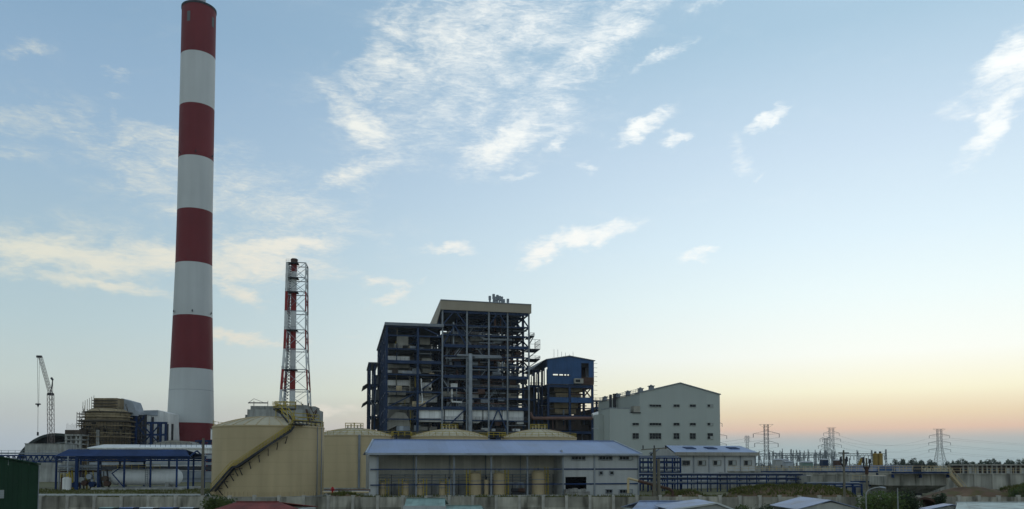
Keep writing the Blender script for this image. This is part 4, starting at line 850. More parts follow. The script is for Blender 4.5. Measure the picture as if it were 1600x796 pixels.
MB().lathe([(.95,0),(.95,h_-.3),(.6,h_),(.02,h_+.1)],28).build('shell', 'duct_white', dv, True); MB().cyl((0,0,h_),(0,0,h_+.8),.15).build('nozzle', 'yellow', dv); handrail(MB(), [(-1,-.9,h_-.2),(1,-.9,h_-.2)], 1, .1).build('railing', 'yellow', dv)
# blue truss pipe bridge on the far left
f = Frame(-20, 195, math.radians(3)); pb = f.thing('pipe_bridge', 'blue lattice truss pipe bridge left of the canopy', 'pipe bridge'); x1 = f.x(88); z0, z1 = f.z(40, 722), f.z(40, 712)
for y in (0, 3):
    for z in (z0, z1): part('chord', 'deep_blue', pb, (0, x1, y-.12, y+.12, z-.16, z+.16))
    for i in range(12):
        MB().bar((x1*i/12,y,z0),(x1*(i+.5)/12,y,z1),.14).bar((x1*(i+.5)/12,y,z1),(x1*(i+1)/12,y,z0),.14).build('web', 'deep_blue', pb)
for q in (.15, .62): part('trestle', 'deep_blue', pb, (x1*q-.2, x1*q+.2, .2, 2.8, 0, z0-.17))
for y in (.6, 1.3, 2.1): MB().cyl((0,y,z0+.5),(x1,y,z0+.5),.28,n=10).build('pipe', 'galv', pb)
MB().cyl((0,1.5,z1+.5),(x1,1.5,z1+.5),.14,n=8).build('pipe', 'grey_steel', pb); handrail(MB(), [(0,0,z1+.2),(x1,0,z1+.2)], 1.0, .07).build('handrail', 'grey_steel', pb)
# ================================================================== left: long ribbed gallery, tarp roof
f = Frame(138, 262, math.radians(4)); gl = f.thing('long_gallery', 'long pale ribbed gallery building behind the blue canopy', 'building'); x1 = f.x(420)
for k, (y0, y1, m) in enumerate(((701,709,'duct_white'),(710.5,717,'galv'),(718.5,721,'deep_blue'),(722.5,727,'galv'),(729,735,'dark_steel'),(736.5,748,'grey_steel'))):
    za, zb = f.z(300, y1), f.z(300, y0)
    for i in range(6): part('wall_band', m, gl, (x1*i/6+.01, x1*(i+1)/6-.01, .12*k if k < 3 else .2*k, 12, za, zb-.02))
part('base_wall', 'grey_steel', gl, (0, x1, 1.4, 12, 0, f.z(300, 748.2))); MB().slab([(-.4,-.4,f.z(300,701)+.2),(x1,-.4,f.z(300,701)+.2),(x1,12,f.z(300,698)+.9),(-.4,12,f.z(300,698)+.9)], .3).build('roof', 'duct_white', gl)
handrail(MB(), [(x1*.28,.2,f.z(300,700)+.3),(x1*.99,.2,f.z(300,700)+.3)], 1.3, .09).build('roof_railing', 'deep_blue', gl)
f = Frame(228, 290, math.radians(4)); tp = f.thing('pitched_store', 'low building with pale grey sloped roof at the chimney foot', 'building'); x1 = f.x(306); za, zb = f.z(260, 699), f.z(260, 688)
part('wall', 'duct_white', tp, (0, x1, 0, 12, 0, za)); MB().prism([(0,za+.01),(x1,za+.01),(x1,zb-2),(x1*.85,zb-.5),(x1*.5,zb),(x1*.2,zb-.9)], 1, 0, 12).build('roof', 'casing', tp)
# small white block and blue frame right of chimney foot
f = Frame(304, 300, math.radians(4)); wb = f.thing('white_block', 'small white kiosk on a blue steel frame beside the chimney foot', 'kiosk'); a, b, z0, z1 = f.rect(328, 338, 671, 687)
part('wall', 'duct_white', wb, (a, b, 1, 5, z0, z1)); part('roof', 'grey_steel', wb, (a-.2, b+.2, .8, 5.2, z1+.003, z1+.25))
z = f.z(320, 688); part('deck', 'deep_blue', wb, (0, b+1, 0, 6, z-.6, z-.01))
for p in (305, 312, 319, 328, 336): X = f.x(p); part('leg', 'deep_blue', wb, (X-.25, X+.25, .1, .6, 0, z-.62)); part('leg', 'deep_blue', wb, (X-.25, X+.25, 5.4, 5.9, 0, z-.62))
for p in (305, 312, 319, 328): MB().bar((f.x(p),.3,z-3),(f.x(p+7),.3,z-.7),.2).build('brace', 'deep_blue', wb)
# ================================================================== left: scaffolded round tower
SYY = 300.0; c = at(167, 700, SYY); sb = thing('round_tower', 'round concrete tower wrapped in brown scaffolding with domed shoulder', 'tower', (c.x, SYY, 0))
def zs_(y): return at(167, y, SYY-9).z
def rp(h): return h/FPX*SYY*.99
for (r, y0, y1, m) in ((34,702,684,'scaffold'),(34.5,683.8,671,'bamboo'),(34,670.8,659,'scaffold')): MB().lathe([(rp(r), zs_(y0) if y0 < 700 else 0),(rp(r), zs_(y1))], 48).build('drum', m, sb, True)
MB().lathe([(rp(35),zs_(658.8)),(rp(41),zs_(658)),(rp(41),zs_(655.8)),(rp(33),zs_(655.5))],48).build('ring_deck', 'scaffold_tube', sb)
MB().lathe([(rp(32),zs_(655.4)),(rp(32),zs_(647))],48).build('upper_drum', 'bamboo', sb, True); MB().lathe([(rp(33.2),zs_(647)),(rp(33.2),zs_(645.6)),(rp(28),zs_(640)),(rp(24),zs_(637.4)),(rp(20),zs_(637))],48).build('shoulder', 'bamboo', sb, True)
tw = rp(19); part('top_house', 'scaffold', sb, (-tw*.85, tw*1.0, -tw*.6, tw, zs_(640), zs_(620)))
for y in (624, 628.5, 633, 637): part('scaffold_deck', 'scaffold_tube', sb, (-tw*.95, tw*1.1, -tw*.75, -tw*.61, zs_(y)-.15, zs_(y)+.15))
for k in range(26):                 # scaffold standards round the drum
    a = -PI+PI*k/25; r = rp(36.5); MB().bar((r*math.cos(a),r*math.sin(a),0),(r*math.cos(a),r*math.sin(a),zs_(659)),.14).build('standard', 'scaffold_tube', sb)
for y in (698, 692, 686, 680, 674, 668, 663):
    b = MB(); r = rp(36.5); [b.bar((r*math.cos(-PI+PI*k/20),r*math.sin(-PI+PI*k/20),zs_(y)),(r*math.cos(-PI+PI*(k+1)/20),r*math.sin(-PI+PI*(k+1)/20),zs_(y)),.16) for k in range(20)]; b.build('ledger', 'scaffold_tube', sb)
for k, y in enumerate((695, 689, 683, 677, 671, 665, 651, 643)):   # plank decks round the drum
    r0 = rp(34.2 if y > 655 else (32.2 if y > 646 else 31)); MB().lathe([(r0,zs_(y)),(r0+1.0+.25*(k % 3),zs_(y)),(r0+1.0+.25*(k % 3),zs_(y)+.22),(r0,zs_(y)+.22)],40).build('plank_deck', ('bamboo','scaffold_tube','scaffold')[k % 3], sb)
for i in range(60):                 # loose poles sticking out everywhere
    a = -PI*rb_.random(); y = rb_.uniform(640, 697); r0 = rp(36 if y > 655 else 33); p = Vector((r0*math.cos(a),r0*math.sin(a),zs_(y))); MB().bar(p, p+Vector((rb_.uniform(-1.2,1.2),-rb_.uniform(.2,1.2),rb_.uniform(1,3.2))), .13).build('loose_pole', rb_.choice(['scaffold_tube','bamboo']), sb)
for i in range(14): a = -PI*(.12+.76*rb_.random()); y = rb_.choice((663,666,669,672,676)); p = Vector((rp(34.3)*math.cos(a),rp(34.3)*math.sin(a),zs_(y))); MB().box(p.x-.7,p.x+.7,p.y-.3,p.y+.5,p.z-.6,p.z+.7).build('opening', 'dark', sb)
for px_, y0 in ((146,690),(155,679),(172,672),(137,688)): X = rp(px_-167); yy = -math.sqrt(max(1,rp(37)**2-X*X)); MB().box(X-.5,X+.5,yy-.6,yy-.1,0,zs_(y0)).build('buttress', 'pale_concrete', sb)
for y in (645, 650, 656, 660, 664):  # cantilevered hoist decks on the left
    part('outer_deck', 'scaffold_tube', sb, (rp(-44), rp(-30), -2, 2, zs_(y)-.15, zs_(y)+.12))
for q in (-44, -40, -36): MB().bar((rp(q),-2,zs_(668)),(rp(q),-2,zs_(642)),.16).build('standard', 'scaffold_tube', sb)
for q in range(6): X = rp(-22+q*.0)-q*.9; MB().bar((rp(-16)-q*.8,-3,zs_(640)),(rp(-16)-q*.8,-3,zs_(616+q*2)),.12).build('standard', 'scaffold_tube', sb)
# grey sheet duct leaning off the top, steel frame and white house to its right
f = Frame(190, 303, math.radians(6)); gd = f.thing('grey_hopper_house', 'plain grey sheet metal hopper house against the scaffolded tower', 'building')
pts_ = [f.hit(x, y) for x, y in ((189.5,622.5),(207,627.5),(212.5,642.5),(212.5,650),(189.5,650))]; MB().prism(pts_, 1, 0, 9).build('casing', 'galv', gd)
for p in (195, 203, 211): X = f.x(p); part('leg', 'deep_blue', gd, (X-.35, X+.35, .2, .9, 0, f.z(p,650.2))); part('leg', 'deep_blue', gd, (X-.35, X+.35, 8, 8.7, 0, f.z(p,650.2)))
f = Frame(205, 306, math.radians(6)); sf = f.thing('steel_frame', 'dark blue cross braced steel frame between tower and white house', 'steel frame')
for p in (207, 214, 226, 235, 250, 258): X = f.x(p); part('column', 'dark_steel' if p < 230 else 'deep_blue', sf, (X-.4, X+.4, 0, .8, 0, f.z(p, 648 if p < 230 else 661))); part('column', 'dark_steel', sf, (X-.35, X+.35, 8, 8.7, 0, f.z(p, 650 if p < 230 else 661)))
for y in (650, 657, 665, 672, 680, 688): part('beam', 'dark_steel', sf, (f.x(205), f.x(226), .2, .7, f.z(215,y)-.35, f.z(215,y)+.35))
for y in (661, 679.5): part('beam', 'deep_blue', sf, (f.x(226), f.x(259), .2, .7, f.z(240,y)-.4, f.z(240,y)+.4))
for a, b in (((226,668),(246,690)),((226,690),(250,663)),((207,650),(214,665)),((214,665),(226,650)),((207,680),(214,665)),((226,680),(214,665))): p, q = f.hit(*a), f.hit(*b); MB().bar((p[0],.1,p[1]),(q[0],.1,q[1]),.42).build('brace', 'deep_blue', sf)
for i in range(24): X = rb_.uniform(f.x(196), f.x(232)); z = rb_.uniform(1, f.z(215,655)); MB().bar((X,rb_.uniform(.5,7),z),(X+rb_.uniform(-3,3),rb_.uniform(.5,7),z+rb_.uniform(-2,3)),.25).build('strut', rb_.choice(['dark_steel','rust','scaffold_tube']), sf)
f = Frame(222, 318, math.radians(6)); wh = f.thing('white_filter_house', 'white filter house with slanted roof left of the big chimney', 'building')
pts_ = [f.hit(x, y) for x, y in ((223,648),(225,641.5),(247,641),(262,645.5),(264,700),(223,700))]; MB().prism(pts_, 1, 0, 14).build('casing', 'duct_white', wh); MB().prism([f.hit(x, y, -.1) for x, y in ((223.3,648.5),(225,641.8),(247,641.3),(246.5,650))], 1, -.35, -.06).build('roof_panel', 'galv', wh)
MB().box(f.x(236)-.15, f.x(236)+.15, -.3, -.05, 0, f.z(236,651)).box(f.x(223), f.x(262), -.3, -.05, f.z(240,660)-.15, f.z(240,660)+.15).build('panel_joint', 'grey_steel', wh); part('base', 'duct_white', wh, (f.x(223.5), f.x(263.5), .2, 13.8, 0, f.z(240, 699.8)))
# concrete frame under construction left of the tower
f = Frame(100, 285, math.radians(5)); cf = f.thing('unfinished_building', 'small unfinished concrete frame with bare rebar beside the tower', 'building'); x1 = f.x(126)
for y in (672, 679, 686, 693, 700): z = f.z(110, y); part('slab', 'furnace' if y == 672 else 'pale_concrete', cf, (0, x1, 0, 7, z-(1.6 if y == 672 else .5), z))
for p in (102, 110, 118, 124): X = f.x(p); part('column', 'pale_concrete', cf, (X-.35, X+.35, .3, 1, 0, f.z(110,673.5))); part('column', 'scaffold', cf, (X-.35, X+.35, 5.5, 6.2, 0, f.z(110,673.5)))
for i in range(14): X = .3+(x1-.5)*i/13; MB().bar((X,.6,f.z(110,672)),(X,.6,f.z(110,672)+rb_.uniform(1.6,2.6)),.05).build('rebar', 'rust', cf)
part('infill', 'casing', cf, (f.x(103), f.x(122), 3, 3.3, 0, f.z(110, 680)))
f = Frame(38, 268, math.radians(4)); cw = f.thing('concrete_store', 'flat pale concrete wall building in front of arched dome', 'building'); z = f.z(70, 694); 
for i in range(4): X = f.x(102)*i/4; part('wall_panel', 'pale_concrete', cw, (X+.01, X+f.x(102)/4-.01, 0, 8, 0, z))
part('parapet', 'concrete', cw, (-.1, f.x(102)+.1, -.15, 8.1, z+.003, z+.2))
# arched dark coal shed
DYY = 345.0; c = at(86, 700, DYY); dm = thing('arched_store', 'dark arched barrel roof store behind the concrete wall', 'building', (c.x, DYY, 0), math.radians(-6)); R_ = at(86+72, 700, DYY).x-c.x; hz = at(86, 677, DYY).z
def arch(k, rr, zr): t = PI*k/24; return (-rr*math.cos(t), zr*math.sin(t))
for i in range(5):
    b = MB(); y0, y1 = i*9+.02, (i+1)*9-.02
    for k in range(24):
        (xa, za), (xb, zb) = arch(k, R_, hz), arch(k+1, R_, hz); (xc, zc), (xd, zd) = arch(k, R_-1.3, hz-1.1), arch(k+1, R_-1.3, hz-1.1)
        b.add([(xa,y0,za),(xb,y0,zb),(xb,y1,zb),(xa,y1,za),(xc,y0,zc),(xd,y0,zd),(xd,y1,zd),(xc,y1,zc)], [(0,1,2,3),(7,6,5,4),(0,4,5,1),(3,2,6,7)])
    b.build('roof_segment', 'dome_dark', dm, True)
MB().prism([arch(k, R_-1.4, hz-1.2) for k in range(25)], 1, 12, 12.3).build('end_wall', 'dark_steel', dm)
b = MB()
for k in range(24): (xa, za), (xb, zb) = arch(k, R_*.82, hz*.80), arch(k+1, R_*.82, hz*.80); b.bar((xa,6,za),(xb,6,zb),.5)
b.build('inner_rib', 'galv', dm)
# ================================================================== crane
KY = 310.0; c = at(79, 700, KY); cr = thing('lattice_crane', 'tall thin lattice boom crane with hook hanging on the left', 'crane', (c.x, KY, 0))
def kp(px_, py_, dy=0): p = at(px_, py_, KY); return Vector((p.x-c.x, dy, p.z))
def lattice(name, p, q, w, m, n, r=.2):
    p, q = Vector(p), Vector(q); d = (q-p).normalized(); a = d.cross(Vector((0,1,0))).normalized()*(w/2); e = Vector((0,1,0))*(w/2)
    cs = [a+e, a-e, -a-e, -a+e]
    for k in cs: MB().bar(p+k, q+k, r).build('chord', m, cr)
    b = MB()
    for i in range(n):
        s, t = p.lerp(q, i/n), p.lerp(q, (i+1)/n)
        for k in range(4): b.bar(s+cs[k], t+cs[(k+1) % 4], r*.5); b.bar(t+cs[k], t+cs[(k+1) % 4], r*.5)
    b.build(name, m, cr)
top = kp(79, 616); mast0 = kp(81, 700)
lattice('mast_lacing', (kp(81,715).x, 0, 1.2), top, 1.7, 'crane_steel', 16, .15); lattice('jib_lacing', top, kp(63, 558), 1.0, 'crane_steel', 12, .12)
MB().bar(top, kp(82.5, 594), .28).bar(kp(82.5,594), kp(80,590.5), .6).bar(kp(82.5,594), kp(82,640), .12).build('strut', 'dark_steel', cr)
MB().box(top.x-.9, top.x+.9, -.8, .8, top.z-.5, top.z+.4).build('head', 'dark_steel', cr); t_ = kp(62.5, 557.5); MB().box(t_.x-1.2, t_.x+.6, -.5, .5, t_.z-.4, t_.z+.4).build('sheave', 'dark_steel', cr)
h_ = kp(59.5, 632); MB().bar(t_+Vector((-1,0,0)), h_, .09).bar(t_+Vector((-.2,0,0)), h_+Vector((.3,0,0)), .07).bar(h_, kp(59,680), .09).build('hoist_rope', 'dark_steel', cr)
MB().box(h_.x-.9, h_.x+.9, -.3, .3, h_.z-.2, h_.z+.3).cyl(h_, h_-Vector((0,0,1.2)), .5, .1, 8).build('hook_block', 'dark_steel', cr); h2 = kp(59, 681); MB().cyl(h2, h2+Vector((0,0,1.4)), .35, n=8).build('hook', 'dark_steel', cr)
MB().box(mast0.x-3, mast0.x+3, -3, 3, 1.3, 4).build('cab', 'rust', cr); MB().box(mast0.x-4, mast0.x-2.5, -4, 4, 0, 1.3).box(mast0.x+2.5, mast0.x+4, -4, 4, 0, 1.3).build('crawler_track', 'dark_steel', cr)
# ================================================================== concrete block behind the big tank
f = Frame(385, 226, math.radians(5)); cb = f.thing('concrete_block_house', 'grey concrete block house rising behind the big stair tank', 'building'); x1 = f.x(497)
z = f.z(400, 640); z2 = f.z(400, 634.5); part('wall', 'pale_concrete', cb, (0, x1, 0, 9, 0, z)); part('parapet', 'concrete', cb, (f.x(390), x1-1, .3, 8.6, z+.003, z2)); part('low_wing', 'concrete', cb, (-.8, 0, 1, 5, 0, f.z(384, 648)))
b = MB(); za = f.z(400, 629); [b.bar((f.x(p),2,z2),(f.x(p),2,f.z(400,626)),.14) for p in (393, 415)]; b.bar((f.x(384),2,za),(f.x(415),2,za),.3).bar((f.x(393),2,f.z(400,622.5)),(f.x(384),2,za),.1).bar((f.x(393),2,f.z(400,622.5)),(f.x(410),2,za),.1); b.build('hoist_frame', 'dark_steel', cb)
handrail(MB(), [(f.x(424),.3,z2),(f.x(470),.3,z2)], 1.2, .09).build('railing', 'yellow', cb)
for p in (432, 445, 472, 481): X = f.x(p, 4); MB().cyl((X,4,z2),(X,4,z2+rb_.uniform(.6,1.6)),.2,n=8).build('roof_lamp', 'dark_steel', cb)
part('upper_block', 'concrete', cb, (f.x(455), f.x(477), 1, 7, z2+.003, z2+.4)); MB().cyl((f.x(483,-.4),-.5,f.z(483,662)),(f.x(478,-.4),-.5,f.z(478,640)),.3,n=8).build('brown_pipe', 'rust', cb)
for i in range(10): X = f.x(484+rb_.uniform(0,10), -1); z_ = f.z(485, rb_.uniform(640,662), -1); MB().bar((X,-1,z_),(X+rb_.uniform(-1.5,1.5),-1,z_+rb_.uniform(-2,3)),.2).build('scaffold_tube', 'rust', cb)
# ================================================================== right: concrete basins
def basin(label, px0, px1, Y, yt, yb, dep, ang=0., hopper=None, rail=True, cat='basin', bands=4):
    f = Frame(px0, Y, ang); o = f.thing('settling_basin', label, cat); x1 = f.x(px1); zt, zb = f.z(px0, yt), f.z(px0, yb) if yb else 0
    for i in range(bands): part('wall_panel', 'basin_concrete', o, (x1*i/bands+.012, x1*(i+1)/bands-.012, 0, .4, zb, zt))
    part('body', 'basin_concrete', o, (.0, x1, .41, dep, max(0, zb), zt-.25)); part('coping', 'basin_concrete', o, (-.15, x1+.15, -.2, .6, zt+.003, zt+.22))
    for i in range(bands+1): X = x1*i/bands; part('rib', 'basin_concrete', o, (X-.2, X+.2, -.22, -.003, zb, zt-.02))
    if hopper is not None:
        part('support_wall', 'basin_concrete', o, (1.5, x1-4.5, 3, dep-1, 0, zb-.01)); MB().add([(0,.1,zb-.01),(x1,.1,zb-.01),(x1-2.6,2.4,.45),(1,2.4,.45)], [(0,1,2,3)]).add([(x1,.1,zb-.01),(x1,dep,zb-.01),(x1-2.6,dep,.45),(x1-2.6,2.4,.45)], [(0,1,2,3)]).build('hopper_bottom', 'concrete', o)
    if rail: handrail(MB(), [(0,.3,zt+.22),(x1,.3,zt+.22)], 1.1, .07).build('railing', 'tank_beige', o)
    return o, f, x1, zt
basin('long grey concrete basin wall with handrail behind the soil heap', 1466, 1690, 170, 741.5, None, 20, 0, bands=8)
basin('raised concrete basin with sloping hopper underside and blue walkway', 1385, 1478, 150, 742.5, 759, 12, 0, hopper=1, rail=False)
basin('lower pale concrete basin behind the overgrown earth bank', 1268, 1345, 168, 742, None, 12, 0, rail=False)
basin('far concrete basin carrying the long railed walkway', 1138, 1470, 190, 737.5, None, 16, 0, bands=10)
def walkway(label, px0, px1, Y, y):
    f = Frame(px0, Y, 0); o = f.thing('walkway', label, 'walkway'); x1 = f.x(px1); z = f.z(px0, y); part('deck', 'deep_blue', o, (0, x1, -.5, .7, z-.2, z+.1))
    n = max(2, int(x1/6)); [part('bracket', 'deep_blue', o, (x1*i/n-.1, x1*i/n+.1, -.3, .5, z-1.0, z-.36)) for i in range(n+1)]
    handrail(MB(), [(0,-.5,z+.1),(x1,-.5,z+.1)], 1.1, .07).build('railing', 'tank_beige', o); return o
walkway('blue edged walkway along the far basin', 1190, 1370, 181, 737); walkway('blue edged walkway on the raised hopper basin', 1395, 1480, 149, 738.5); walkway('short blue walkway with yellow rail between the basins', 1330, 1386, 158, 752.5)
rack('pipe_rack', 'low blue pipes running behind the overgrown earth bank', 1262, 1345, 150, (757, 761), 6, 3, 0, 2)
f = Frame(1478, 149, 0); st_ = f.thing('basin_stair', 'steep stair with beige rails down from the basin walkway', 'stair'); p, q = f.hit(1481, 740), f.hit(1510, 774)
for dy in (0, 1.0): MB().bar((p[0],dy-.9,p[1]),(q[0],dy-.9,max(.05,q[1])),.12,.35).build('stringer', 'tank_beige', st_); MB().bar((p[0],dy-.9,p[1]+1.1),(q[0],dy-.9,max(.05,q[1])+1.1),.09).build('rail', 'tank_beige', st_)
for i in range(16): u = i/15; x_ = p[0]+(q[0]-p[0])*u; z_ = p[1]+(q[1]-p[1])*u; part('tread', 'dark_steel', st_, (x_-.15, x_+.15, -.85, .05, z_-.03, z_+.02))
f = Frame(1432, 152, 0); mt = f.thing('gate_motor', 'dark sluice motor standing on the basin walkway', 'motor'); z = f.z(1440, 738); part('stand', 'dark_steel', mt, (.1, 1.2, .5, 1.5, 0, z+.6)); X = .7; MB().cyl((X,1,z+.6),(X,1,z+1.5),.75,n=14).build('motor_body', 'dark_steel', mt); part('gearbox', 'blue_steel', mt, (-.2,1.4,.6,1.4,z+.3,z+.7))
f = Frame(1380, 205, 0); bt = f.thing('blue_process_shed', 'low pale blue shed behind the basins', 'shed'); x1 = f.x(1425); z = f.z(1380, 729); part('wall', 'roof_near', bt, (f.x(1320), x1, 0, 6, 0, z)); part('roof', 'roof_blue', bt, (f.x(1320)-.2, x1+.2, -.3, 6.2, z+.003, z+.25)); part('blue_panel', 'blue_clad', bt, (f.x(1370), f.x(1398), -.3, -.02, z-1.6, z-.3))
# ================================================================== substation, pylons, far things
def pylon(label, px, ybase_px, ytop, Y, half, arms, m='pylon', grp='transmission pylons', waist=.55, topbar=None, mem=.5):
    c = at(px, 725, Y); o = thing('pylon', label, 'pylon', (c.x, Y, 0), random.Random(int(px)).uniform(-.15,.15), grp); H = at(px, ytop, Y).z; hb = half/FPX*Y; ht = hb*.33
    def w(z): u = z/H; return hb+(ht-hb)*min(1, u/waist)
    n = 12; mem *= .48; zs = [H*k/n for k in range(n+1)]
    for sx_, sy_ in cor:
        b = MB()
        for a, d in zip(zs[:-1], zs[1:]): b.bar((sx_*w(a),sy_*w(a),a),(sx_*w(d),sy_*w(d),d),mem)
        b.build('leg', m, o)
    b = MB()
    for a, d in zip(zs[:-1], zs[1:]):
        for k in range(4): p, q = cor[k], cor[(k+1) % 4]; b.bar((p[0]*w(a),p[1]*w(a),a),(q[0]*w(d),q[1]*w(d),d),mem*.55).bar((q[0]*w(a),q[1]*w(a),a),(p[0]*w(d),p[1]*w(d),d),mem*.55)
    b.build('bracing', m, o); tips = []
    for y, hl in arms:
        z = at(px, y, Y).z; L_ = hl/FPX*Y
        for s in (-1, 1):
            b = MB()
            for sy_ in (-1, 1): b.bar((s*w(z),sy_*w(z),z+1.8),(s*L_,0,z),mem*.6).bar((s*w(z),sy_*w(z),z-.4),(s*L_,0,z),mem*.6)
            b.build('cross_arm', m, o); MB().cyl((s*L_,0,z),(s*L_,0,z-2.6),.22,n=6).build('insulator', m, o); tips.append(Vector((c.x+s*L_, Y, z-2.6)))
    if topbar: L_ = topbar/FPX*Y; MB().bar((-L_,0,H),(L_,0,H),mem*.7).bar((-L_,0,H),(-w(H),0,H-2.5),mem*.5).bar((L_,0,H),(w(H),0,H-2.5),mem*.5).build('top_bar', m, o)
    return tips
T1 = pylon('big dark pylon with wide top bar beside the substation', 1198, 728, 663.5, 560, 9, ((678, 20), (693, 18), (708, 15)), 'pylon', topbar=11, mem=.45, waist=.3)
T2 = pylon('pale slim pylon standing inside the substation gantries', 1300, 728, 668.5, 800, 9, ((677, 12), (686.5, 14), (695.5, 15)), 'far_steel', topbar=7, mem=.5)
T3 = pylon('shorter pale pylon overlapping the slim substation pylon', 1291, 728, 685, 700, 6, ((686, 9), (697, 12), (703, 9)), 'far_steel', topbar=5, mem=.45)
T4 = pylon('lone pylon on the horizon between low trees', 1469, 728, 670.5, 820, 9, ((681, 15), (692, 16), (703, 16)), 'pylon', topbar=9, mem=.55)
T5 = pylon('tiny distant pylon just right of the turbine hall', 1168, 728, 681, 1100, 5, ((683, 4), (688, 4)), 'far_steel', mem=.5)
T6 = pylon('pylon mostly hidden behind the turbine hall corner', 1117, 728, 660, 640, 8, ((662, 12), (681, 19), (694, 18)), 'pylon', topbar=9, mem=.45)
def wire(p, q, sag, lab, k):
    b = MB(); n = 14; pts_ = []
    for i in range(n+1): u = i/n; v = p.lerp(q, u); v.z -= sag*4*u*(1-u); pts_.append(v-p)
    for a, d in zip(pts_[:-1], pts_[1:]): b.bar(a, d, .08)
    o = b.build('power_line', 'pylon'); o.location = p; tag(o, lab, 'cable', k)
for a, b in zip(T2, T4): wire(a, b, 9, 'thin overhead line from the substation pylon to the lone horizon pylon', 'lines to the lone pylon')
for p in T4: wire(p, p+Vector((420, -60, -2)), 11, 'thin overhead line running right from the lone horizon pylon', 'lines right of the lone pylon')
for p in T1: wire(p, Vector((p.x-150, p.y+60, p.z+1)), 7, 'thin overhead line from the big dark pylon towards the hall', 'lines at the dark pylon')
rs = random.Random(21)
def gantry(label, px0, px1, Y, ytop, ybeam, posts):
    f = Frame(px0, Y, 0); o = f.thing('substation_gantry', label, 'gantry', 'substation gantries'); x1 = f.x(px1); zt, zb = f.z(px0, ytop), f.z(px0, ybeam)
    for i in range(posts):
        X = x1*i/(posts-1); b = MB()
        for s in (-.55, .55): b.bar((X+s,0,0),(X+s*.4,0,zt+rs.uniform(-1,1)),.3)
        for k in range(8): b.bar((X-.5,0,zt*k/8),(X+.45,0,zt*(k+1)/8),.16)
        b.build('post', 'far_steel', o)
    b = MB().bar((0,0,zb),(x1,0,zb),.3).bar((0,0,zb+1.1),(x1,0,zb+1.1),.3); n = max(4, int(x1/2)); [b.bar((x1*i/n,0,zb),(x1*(i+.5)/n,0,zb+1.1),.14).bar((x1*(i+.5)/n,0,zb+1.1),(x1*(i+1)/n,0,zb),.14) for i in range(n)]; b.build('beam', 'far_steel', o)
    for k in range(posts*3): X = x1*rs.random(); MB().cyl((X,0,zb),(X,0,zb-2.2),.18,n=6).build('insulator', 'far_steel', o)
gl_ = ['substation gantry nearest the annex end', 'substation gantry behind the big dark pylon', 'long low substation gantry left of the paired pylons', 'substation gantry under the slim pale pylon', 'substation gantry between slim pylon and yellow silos', 'tall substation gantry behind the long low one']
for lab, a in zip(gl_, ((1186,1218,420,706,713,3),(1208,1250,440,704,712,4),(1222,1290,400,706,715,5),(1275,1318,430,706,713,4),(1318,1384,410,705,712.5,4),(1245,1300,470,704,711,4))): gantry(lab, *a)
for i in range(34):
    p = 1188+i*5.6+rs.uniform(-2,2); Y = rs.uniform(385, 450); c = at(p, 725, Y); h = rs.uniform(4, 9)
    o = thing('busbar_post', 'thin insulator post standing among the substation gantries', 'post', (c.x, Y, 0), 0, 'substation insulator posts'); MB().bar((0,0,0),(0,0,h*.6),.35).build('stand', 'far_steel', o); MB().cyl((0,0,h*.6),(0,0,h),.3,.2,8).build('insulator', 'pylon', o)
for i, (p, w, y, m) in enumerate(((1222, 20, 719, 'white_clad'), (1262, 16, 723, 'car_green'), (1233, 12, 722, 'galv'), (1290, 8, 719, 'blue_steel'), (1311, 7, 720, 'rust'))):
    f = Frame(p-w/2, 380-i*6, 0); o = f.thing('switch_house', ['white control house in the substation', 'low green roofed hut in the substation', 'small grey transformer housing in the substation', 'small blue equipment cabinet below the pale pylons', 'dark red equipment cabinet by the leaning pole'][i], 'cabinet'); a = f.x(p+w/2); z = f.z(p, y); part('wall', m, o, (0, a, 0, 4, 0, z)); MB().slab([(-.3,-.4,z+.1),(a+.3,-.4,z+.1),(a+.3,4.4,z+.6),(-.3,4.4,z+.6)], .15).build('roof', 'grey_steel', o); part('door', 'dark_steel', o, (a*.4, a*.6, -.08, -.01, 0, z*.7))
# substation fence wall
f = Frame(1180, 330, 0); fw = f.thing('substation_fence', 'pale fence along the substation yard', 'fence'); x1 = f.x(1400); z = f.z(1250, 729.5); nn_ = 26
for i in range(nn_): X = x1*i/nn_; part('fence_panel', 'pale_concrete', fw, (X+.08, X+x1/nn_-.08, 0, .15, 0, z-.3)); part('post', 'pale_concrete', fw, (X-.12, X+.07, -.1, .25, 0, z))
# silos
for i, p in enumerate((1368, 1375.6)):
    c = at(p, 725, 360); o = thing('silo', ['ochre yellow silo, the one on the gantry side of the pair', 'ochre yellow silo, the one on the tree side of the pair'][i], 'silo', (c.x, 360, 0)); H = at(p, 709.5, 360).z; r = 3.7/FPX*360
    MB().lathe([(r,3),(r,H),(r*.6,H+.3),(.02,H+.35)],28).build('shell', 'silo_yellow', o, True); MB().lathe([(r,3),(.3,.6)],28).build('cone', 'silo_yellow', o, True); MB().cyl((0,0,H+.2),(0,0,H+1.1),.5,n=10).build('filter', 'dark_steel', o)
    for k in range(4): MB().bar((r*.8*math.cos(k*PI/2+.7),r*.8*math.sin(k*PI/2+.7),0),(r*.8*math.cos(k*PI/2+.7),r*.8*math.sin(k*PI/2+.7),3.2),.25).build('leg', 'silo_yellow', o)
c = at(1340, 725, 300); o = thing('loading_conveyor', 'short yellow inclined conveyor near the silos', 'conveyor', (c.x, 300, 0)); MB().bar((-2,0,0),(1.6,0,at(1340,717,300).z),1.0,.8).build('chute', 'silo_yellow', o); MB().bar((1.6,0,at(1340,717,300).z),(2.4,0,at(1340,716,300).z),.9).build('head', 'dark_steel', o); MB().bar((1,0,0),(1,0,4),.3).build('leg', 'silo_yellow', o)
